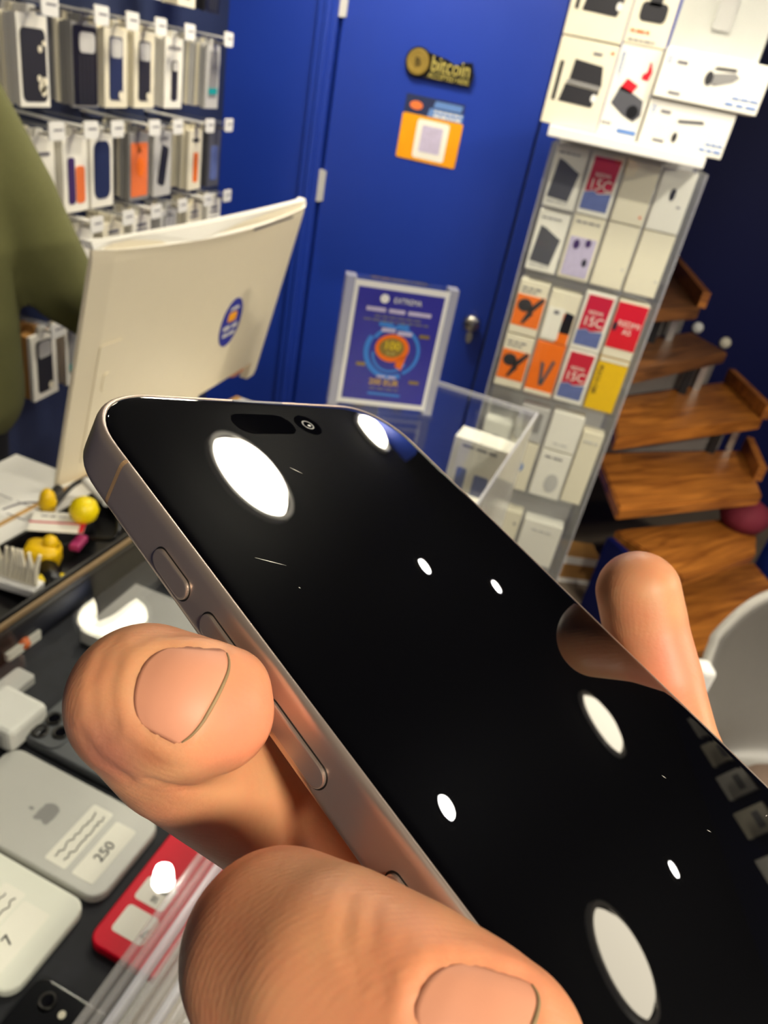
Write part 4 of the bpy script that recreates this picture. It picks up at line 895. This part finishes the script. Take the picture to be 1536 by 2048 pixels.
def fuse(name, bms, mat, voxel, smooth_it, parent=None, fac=.5):
    bm = merge(*bms); me = bpy.data.meshes.new(name); bmesh.ops.recalc_face_normals(bm, faces=bm.faces); bm.to_mesh(me); bm.free()
    o = bpy.data.objects.new(name, me); COL.objects.link(o)
    r = o.modifiers.new('r', 'REMESH'); r.mode = 'VOXEL'; r.voxel_size = voxel
    s = o.modifiers.new('s', 'SMOOTH'); s.factor = fac; s.iterations = smooth_it
    dg = bpy.context.evaluated_depsgraph_get(); me2 = bpy.data.meshes.new_from_object(o.evaluated_get(dg))
    o.modifiers.clear(); o.data = me2; bpy.data.meshes.remove(me); me2.name = name
    me2.materials.clear(); me2.materials.append(MATS[mat])
    for p in me2.polygons: p.use_smooth = True
    if parent: o.parent = parent
    return o

# ------------------------------------------------------------------ shop assistant behind the monitor
pr = thing('person', 'person in an olive green sweater reaching behind the white monitor', 'person', (-.98, .93, 0))
def W2(p): return Vector(p) - Vector((-.98, .93, 0))
def wch(l): return chain([(W2(p), r) for p, r in l])
sL, sR = (-.955, 1.09, 1.385), (-.98, .75, 1.385)
body = wch([((-.985, .93, 1.40), .06), ((-.965, .93, 1.52), .055)]) + wch([((-.955, .93, 1.60), .085), ((-.945, .93, 1.68), .095)]) + wch([((-.88, .93, 1.60), .05), ((-.87, .93, 1.64), .06)])
body += wch([(sL, .05), ((-.86, 1.185, 1.11), .042), ((-.67, 1.30, .985), .030)]) + wch([(sR, .05), ((-1.0, .68, 1.10), .042), ((-.97, .67, .86), .030)])
for k in range(4): body += wch([((-.655, 1.305 + (k - 1.5) * .016, .985), .012), ((-.60, 1.325 + (k - 1.5) * .018, .980), .010), ((-.565, 1.335 + (k - 1.5) * .019, .968), .008)])
body += wch([((-.66, 1.285, .985), .013), ((-.625, 1.265, .972), .009)]) + wch([((-.97, .67, .84), .034), ((-.96, .67, .77), .028)]) + wch([((-.98, .93, 1.30), .10), ((-.98, .93, .95), .10)])
for k in range(4): body += wch([((-.975 + (k - 1.5) * .016, .67, .78), .011), ((-.97 + (k - 1.5) * .016, .67, .70), .008)])
for sy in (-.09, .09): body += wch([((-.98, .93 + sy, .92), .085), ((-.98, .93 + sy, .50), .06), ((-.99, .93 + sy, .10), .042)]) + wch([((-1.0, .93 + sy, .04), .038), ((-.86, .93 + sy, .035), .035)])
body += wch([((-.806, .93, 1.622), .015), ((-.818, .93, 1.655), .009)])
for sy in (-.095, .095): body += wch([((-.95, .93 + sy, 1.625), .016), ((-.95, .93 + sy, 1.655), .018)])
fuse('body', body, 'skin_other', .010, 4, pr)
sw = wch([((-.985, .82, 1.30), .115), ((-.985, 1.055, 1.30), .115)]) + wch([((-.985, .84, 1.05), .118), ((-.985, 1.045, 1.05), .118)]) + wch([((-.985, .85, .92), .118), ((-.985, 1.045, .92), .118)])
sw += wch([((-.985, .82, 1.30), .11), ((-.985, .85, .92), .118)]) + wch([((-.985, 1.055, 1.30), .11), ((-.985, 1.045, .92), .118)]) + wch([((-.985, .93, 1.30), .118), ((-.985, .93, .90), .12)])
sw += wch([((-.985, .80, 1.40), .06), ((-.985, 1.06, 1.40), .06)]) + wch([((-.985, .93, 1.42), .075), ((-.98, .93, 1.47), .066)])
sw += wch([(sL, .075), ((-.905, 1.14, 1.25), .072), ((-.855, 1.19, 1.10), .064), ((-.77, 1.245, 1.03), .055), ((-.70, 1.285, 1.0), .046)]) + wch([(sR, .075), ((-1.0, .68, 1.10), .062), ((-.975, .67, .90), .046)])
fuse('sweater', sw, 'sweater', .011, 6, pr)
tr = wch([((-.985, .86, .90), .112), ((-.985, 1.0, .90), .112)])
for sy in (-.09, .09): tr += wch([((-.985, .93 + sy, .88), .105), ((-.98, .93 + sy, .50), .078), ((-.99, .93 + sy, .09), .062)])
fuse('trousers', tr, 'trouser', .012, 4, pr)
for sy in (-.033, .033):
    e_ = obj('eye', lathe([(0, -.012), (.009, -.008), (.012, 0), (.009, .008), (0, .012)], 16), 'white_gloss', pr, W2((-.832, .93 + sy, 1.658)), True)
    obj('iris', lathe([(0, .0), (.0055, 0), (.004, .003), (0, .004)], 14), 'ink', e_, (.0105, 0, 0), True).rotation_euler = (0, PI / 2, 0)
    obj('eyebrow', tube([W2((-.836, .93 + sy - .016, 1.680)), W2((-.834, .93 + sy, 1.685)), W2((-.842, .93 + sy + .016, 1.680))], .0035, 8), 'hair', pr)
obj('lips', tube([W2((-.836, .93 - .022, 1.590)), W2((-.828, .93, 1.588)), W2((-.836, .93 + .022, 1.590))], [.003, .0065, .003], 10), 'coral', pr, smooth=True)
fuse('hair', wch([((-.97, .93, 1.66), .098), ((-.955, .93, 1.71), .094)]) + wch([((-.93, .93, 1.735), .07), ((-.90, .93, 1.735), .06)]), 'hair', .010, 4, pr)

# ------------------------------------------------------------------ the held phone
RP = Matrix(((0.45742303, 0.83282090, -0.31172667), (0.85987701, -0.50359896, -0.08366365), (-0.22666206, -0.22977692, -0.94648131)))
TP = Vector((-0.06236911, 0.08673118, 1.50304963))
MP = Matrix.Translation(TP) @ RP.to_4x4()                 # local: x across the screen, y down the screen, z into the phone
PW, PL, PT = .0715, .1496, .00825
hp = thing('held_smartphone', 'black screened titanium phone held up close in a hand', 'phone', mw=MP)
def outline(i, z, r=.0135, n=14):
    return [Vector((x, y, z)) for x, y in rr(PW - 2 * i, PL - 2 * i, r - i, n, PW / 2, PL / 2, 2.25)]
mm_ = .001
FR = [(1.15, .30), (1.00, .10), (.80, .06), (.55, .14), (.30, .34), (.12, .68), (.02, 1.15), (0, 1.7), (0, 6.6), (.04, 7.1), (.2, 7.6), (.5, 8.0), (.9, 8.2), (1.3, 8.25)]
fr = ring_loft([outline(i * mm_, z * mm_) for i, z in FR], cap=False)
obj('frame', fr, 'titanium', hp, smooth=True)
sg_ = ring_loft([outline(i * mm_, z * mm_) for i, z in ((1.12, .55), (1.06, .16), (1.16, .06), (1.5, -.01), (2.1, -.045), (2.8, -.055))][:6], cap=False)
bm = sg_
last = [v for v in bm.verts][-60:]
bm.verts.ensure_lookup_table(); nv = len(outline(0, 0)); bm.faces.new([bm.verts[len(bm.verts) - nv + k] for k in range(nv)])
obj('screen', bm, 'cover_glass', hp, smooth=True)
obj('back_glass', prism([(p.x, p.y) for p in outline(1.25 * mm_, 0)], 'z', 8.0 * mm_, 8.28 * mm_), 'titanium', hp)
isl = obj('sensor_pill', prism(rr(.0138, .0056, .0028, 8, PW / 2 - .0036, .0078), 'z', -.000075, -.00005), 'island', hp)
fc = obj('front_camera', prism(ell(.0029, .0029, PW / 2 + .0072, .0078, 28), 'z', -.000075, -.00005), 'island', hp)
obj('front_lens', prism(ringp(.0010, .0013, 0, 360, PW / 2 + .0072, .0078, 24), 'z', -.00009, -.00007), 'dark_steel', fc)
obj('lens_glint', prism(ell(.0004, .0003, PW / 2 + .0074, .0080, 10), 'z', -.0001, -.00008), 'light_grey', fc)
obj('earpiece_slot', prism(rr(.012, .0005, .0002, 3, PW / 2, .0011), 'z', -.00002, .0001), 'dark_grey', hp)
def side_key(name, v0, v1, hw=.00150, wc=.0050):
    ol = [(wc + a, b) for a, b in [(q, s) for q, s in rr(2 * hw, v1 - v0, hw, 8, 0, (v0 + v1) / 2)]]
    bm = bmesh.new(); rings = []
    for x, ins in ((.0003, 0), (-.00030, 0), (-.00042, .00012), (-.00046, .0003)):
        rings.append([Vector((x, b - math.copysign(min(ins, abs(b - (v0 + v1) / 2)), b - (v0 + v1) / 2), wc + (a - wc) * (1 - ins / hw))) for a, b in ol])
    k = obj(name, ring_loft(rings), 'titanium', hp, smooth=False)
    g = [[Vector((x, y_, z_)) for y_, z_ in [((v0 + v1) / 2 + (b - (v0 + v1) / 2) * (1 + .00022 / ((v1 - v0) / 2)), wc + (a - wc) * (1 + .00022 / hw)) for a, b in ol]] for x in (.0002, -.00003)]
    obj('key_gap', ring_loft(g), 'button_gap', k)
    e = [[Vector((-.00031, b, a)) for a, b in ol]]
    return k
side_key('action_button', .0293, .0374); side_key('volume_up', .0410, .0516); side_key('volume_down', .0546, .0664); side_key('sim_tray', .0775, .0895, .0011)
# antenna lines: around the side wall near the top left corner, and one on the top edge
def band(v0, v1):
    bm = bmesh.new(); prof = [(0.80 * mm_, .05), (.55, .14), (.30, .34), (.12, .68), (.02, 1.15), (0, 1.7), (0, 6.6), (.04, 7.1), (.2, 7.6)]
    prof = [(.80, .06), (.55, .14), (.30, .34), (.12, .68), (.02, 1.15), (0, 1.7), (0, 6.6), (.04, 7.1), (.2, 7.6)]
    A = [bm.verts.new((i * mm_ - .00002, v0, z * mm_ - (.00002 if z < .5 else 0))) for i, z in prof]; Bv = [bm.verts.new((i * mm_ - .00002, v1, z * mm_ - (.00002 if z < .5 else 0))) for i, z in prof]
    for k in range(len(A) - 1): bm.faces.new((A[k], A[k + 1], Bv[k + 1], Bv[k]))
    return obj('antenna_line', bm, 'antenna', hp)
band(.0164, .0171)
cbm = obj('camera_bump', prism(rr(.036, .038, .009, 6, PW - .021, .022), 'z', PT, PT + .0018), 'titanium', hp)
for x, y in ((PW - .030, .013), (PW - .030, .031), (PW - .012, .022)):
    o = obj('rear_lens', lathe([(.0075, 0), (.0075, .0018), (.006, .002), (0, .002)], 24), 'lens_glass', hp); o.location = (x, y, PT + .0018)
for k, (x0_, y0_, x1_, y1_, ww) in enumerate(((.0085, .0372, .0125, .0395, .00007), (.0290, .0195, .0306, .0212, .00007), (.0116, .0434, .0118, .0437, .00006), (.046, .098, .0464, .0986, .00007), (.0475, .0895, .0478, .0902, .00006), (.062, .1035, .0628, .1036, .00006))):
    d = Vector((x1_ - x0_, y1_ - y0_)).normalized(); n_ = Vector((-d.y, d.x)) * ww
    obj('scratch', prism([(x0_, y0_), ((x0_ + x1_) / 2 + n_.x, (y0_ + y1_) / 2 + n_.y), (x1_, y1_), ((x0_ + x1_) / 2 - n_.x, (y0_ + y1_) / 2 - n_.y)], 'z', -.000075, -.00006), 'scratch_mark', hp)

# ------------------------------------------------------------------ the hand that holds it (local frame of the phone, metres)
def Lp(px, py, mm): return MP.inverted() @ deep(px, py, mm)
def mmv(*c): return Vector(c) / 1000.0
hand = []
dip = Lp(292, 1402, 82.0)
pip = mmv(9, 59.5, 26.5); mcpi = mmv(30, 99, 45)
hand += chain([(Lp(425, 1424, 81.0), .0068), (Lp(372, 1416, 80.6), .0080), (dip, .0087), (Lp(362, 1494, 87.5), .0085), (pip, .0088)])
hand += [capsule(Lp(450, 1385, 81.6), Lp(380, 1395, 80.6), .0052, .0070)]
hand += chain([(pip, .0088), ((pip + mcpi) / 2, .0100), (mcpi, .0120)])
# thumb across the lower left edge of the screen
ip = Lp(562, 1908, 66)
hand += chain([(Lp(1000, 2105, 56.5), .0068), (Lp(930, 2085, 57), .0078), (Lp(800, 2020, 58.5), .0084), (Lp(660, 1955, 61.5), .0089), (ip, .0090), (Lp(600, 2010, 72), .0094), (mmv(2, 92, 34), .0112), (mmv(12, 128, 56), .0150)])
# finger curling up beyond the far edge
hand += chain([(Lp(1277, 1186, 137.5), .0079), (Lp(1290, 1250, 138), .0078), (Lp(1325, 1370, 136), .0074), (Lp(1352, 1470, 132), .0070), (mmv(77, 104, 17), .0078), (mmv(64, 112, 34), .0090), (mmv(46, 116, 48), .0120)])
hand += chain([(mmv(80.5, 116, 0), .0072), (mmv(81, 130, 10), .0080), (mmv(73, 138, 28), .0088), (mmv(53, 134, 50), .0118)])
hand += chain([(mmv(79.5, 138, 3), .0062), (mmv(79, 149, 13), .0070), (mmv(70, 154, 28), .0080), (mmv(52, 150, 50), .0110)])
wr = mmv(26, 196, 62)
for q in (mcpi, mmv(46, 116, 48), mmv(53, 134, 50), mmv(52, 150, 50), mmv(12, 128, 56)): hand += [capsule(q, wr, .0125, .021)]
hand += chain([(wr, .0235), (mmv(14, 262, 78), .030), (mmv(2, 330, 96), .036)])
hh = fuse('hand', hand, 'skin', .00075, 9)
hh.matrix_world = MP
tag(hh, 'left hand pinching the phone, bent index finger and thumb on its left side', 'hand')
# nails laid onto the finished skin
bv = BVHTree.FromPolygons([v.co.copy() for v in hh.data.vertices], [tuple(p.vertices) for p in hh.data.polygons])
iEye = MP.inverted() @ EYE; iR = MP.inverted().to_3x3()
def nail(corners, rows, cols, lift, mat, name='fingernail', crown=0.0):
    tl, tr_, br, bl = [Vector((*c, 0)) for c in corners]    # tl/bl: cuticle side, tr/br: free edge
    bm = bmesh.new(); T = []; U = []
    for i in range(rows + 1):
        a = []; b_ = []
        for k in range(cols + 1):
            u = i / rows; v = k / cols
            e = (2 * v - 1)
            u0 = .40 * (1 - math.sqrt(max(0, 1 - abs(e) ** 2.4))); u1 = 1 - .16 * abs(e) ** 4 + crown * (1 - e * e)
            uu = u0 + (u1 - u0) * u
            p = (tl * (1 - v) + bl * v) * (1 - uu) + (tr_ * (1 - v) + br * v) * uu
            d = (iR @ sight(p.x, p.y)).normalized(); h, n, _, _ = bv.ray_cast(iEye, d)
            if h is None: h, n, _, _ = bv.find_nearest(iEye + d * .08)
            fade = min(1, 4 * v, 4 * (1 - v)) ** .5 * min(1, .25 + 3 * u)
            a.append(bm.verts.new(h + n * (lift * fade - .00008 * (1 - fade)))); b_.append(bm.verts.new(h - n * .0006))
        T.append(a); U.append(b_)
    for i in range(rows):
        for k in range(cols):
            bm.faces.new((T[i][k], T[i][k + 1], T[i + 1][k + 1], T[i + 1][k])); bm.faces.new((U[i][k + 1], U[i][k], U[i + 1][k], U[i + 1][k + 1]))
    for i in range(rows):
        for c_ in (0, cols): bm.faces.new((T[i][c_], T[i + 1][c_], U[i + 1][c_], U[i][c_]))
    for k in range(cols):
        for r_ in (0, rows): bm.faces.new((T[r_][k], T[r_][k + 1], U[r_][k + 1], U[r_][k]))
    rim = [v.co.copy() for i in range(rows + 1) for v in (T[i][0], T[i][cols])] + [v.co.copy() for v in T[0]]
    tip = [v.co.copy() for v in T[rows]]
    o = obj(name, bm, mat, hh, smooth=True)
    nailbv.append(BVHTree.FromPolygons([v.co.copy() for v in o.data.vertices], [tuple(p.vertices) for p in o.data.polygons]))
    obj('nail_rim', tube(spline([p for p in tip[1:-1]], 2), [.00008 + .00015 * math.sin(PI * q_ / ((cols - 2) * 2)) ** .6 for q_ in range((cols - 2) * 2 + 1)], 6), 'nail_edge', o, smooth=True)
    return rim
nailbv = []
rims = nail(((292, 1286), (476, 1298), (370, 1500), (252, 1440)), 16, 20, .00022, 'nail', crown=.04)
rims += nail(((880, 1905), (1085, 1968), (1020, 2130), (800, 2060)), 16, 20, .00022, 'nail', crown=.05)
# the fold of skin around each nail: a shallow groove with a raised lip
from mathutils.kdtree import KDTree
kd = KDTree(len(rims))
for i_, p in enumerate(rims): kd.insert(p, i_)
kd.balance()
me = hh.data; nn = [v.normal.copy() for v in me.vertices]
for v in me.vertices:
    d = kd.find(v.co)[2] * 1000
    if d > 3.4: continue
    n_ = nn[v.index]
    inside = any(b_.ray_cast(v.co - n_ * .0012, n_, .0024)[0] is not None for b_ in nailbv)
    if inside: v.co -= n_ * .00018
    else: v.co += n_ * (.00024 * math.exp(-((d - 1.3) / .8) ** 2))
for poly, depth in (([(206, 1300), (186, 1352), (184, 1420), (204, 1486)], .00010), ([(228, 1282), (206, 1340), (203, 1410), (222, 1478)], .00007), ([(236, 1300), (222, 1380), (232, 1452)], .00008), ([(168, 1470), (200, 1520), (256, 1556)], .00010), ([(300, 1560), (380, 1580), (470, 1572)], .00012), ([(700, 1800), (690, 1880), (720, 1960)], .00007), ([(745, 1812), (738, 1900), (770, 1985)], .00006)):
    line = []
    for a_, b_ in zip(poly, poly[1:]):
        for q_ in range(14):
            px_, py_ = a_[0] + (b_[0] - a_[0]) * q_ / 13, a_[1] + (b_[1] - a_[1]) * q_ / 13
            h_ = bv.ray_cast(iEye, (iR @ sight(px_, py_)).normalized())[0]
            if h_ is not None: line.append(h_)
    if not line: continue
    k2 = KDTree(len(line))
    for q_, p in enumerate(line): k2.insert(p, q_)
    k2.balance()
    for v in me.vertices:
        d = k2.find(v.co)[2] * 1000
        if d < 2.5: v.co -= nn[v.index] * depth * (2.2 * math.exp(-(d / .6) ** 2) - .6 * math.exp(-((d - 1.3) / .6) ** 2))
me.update()
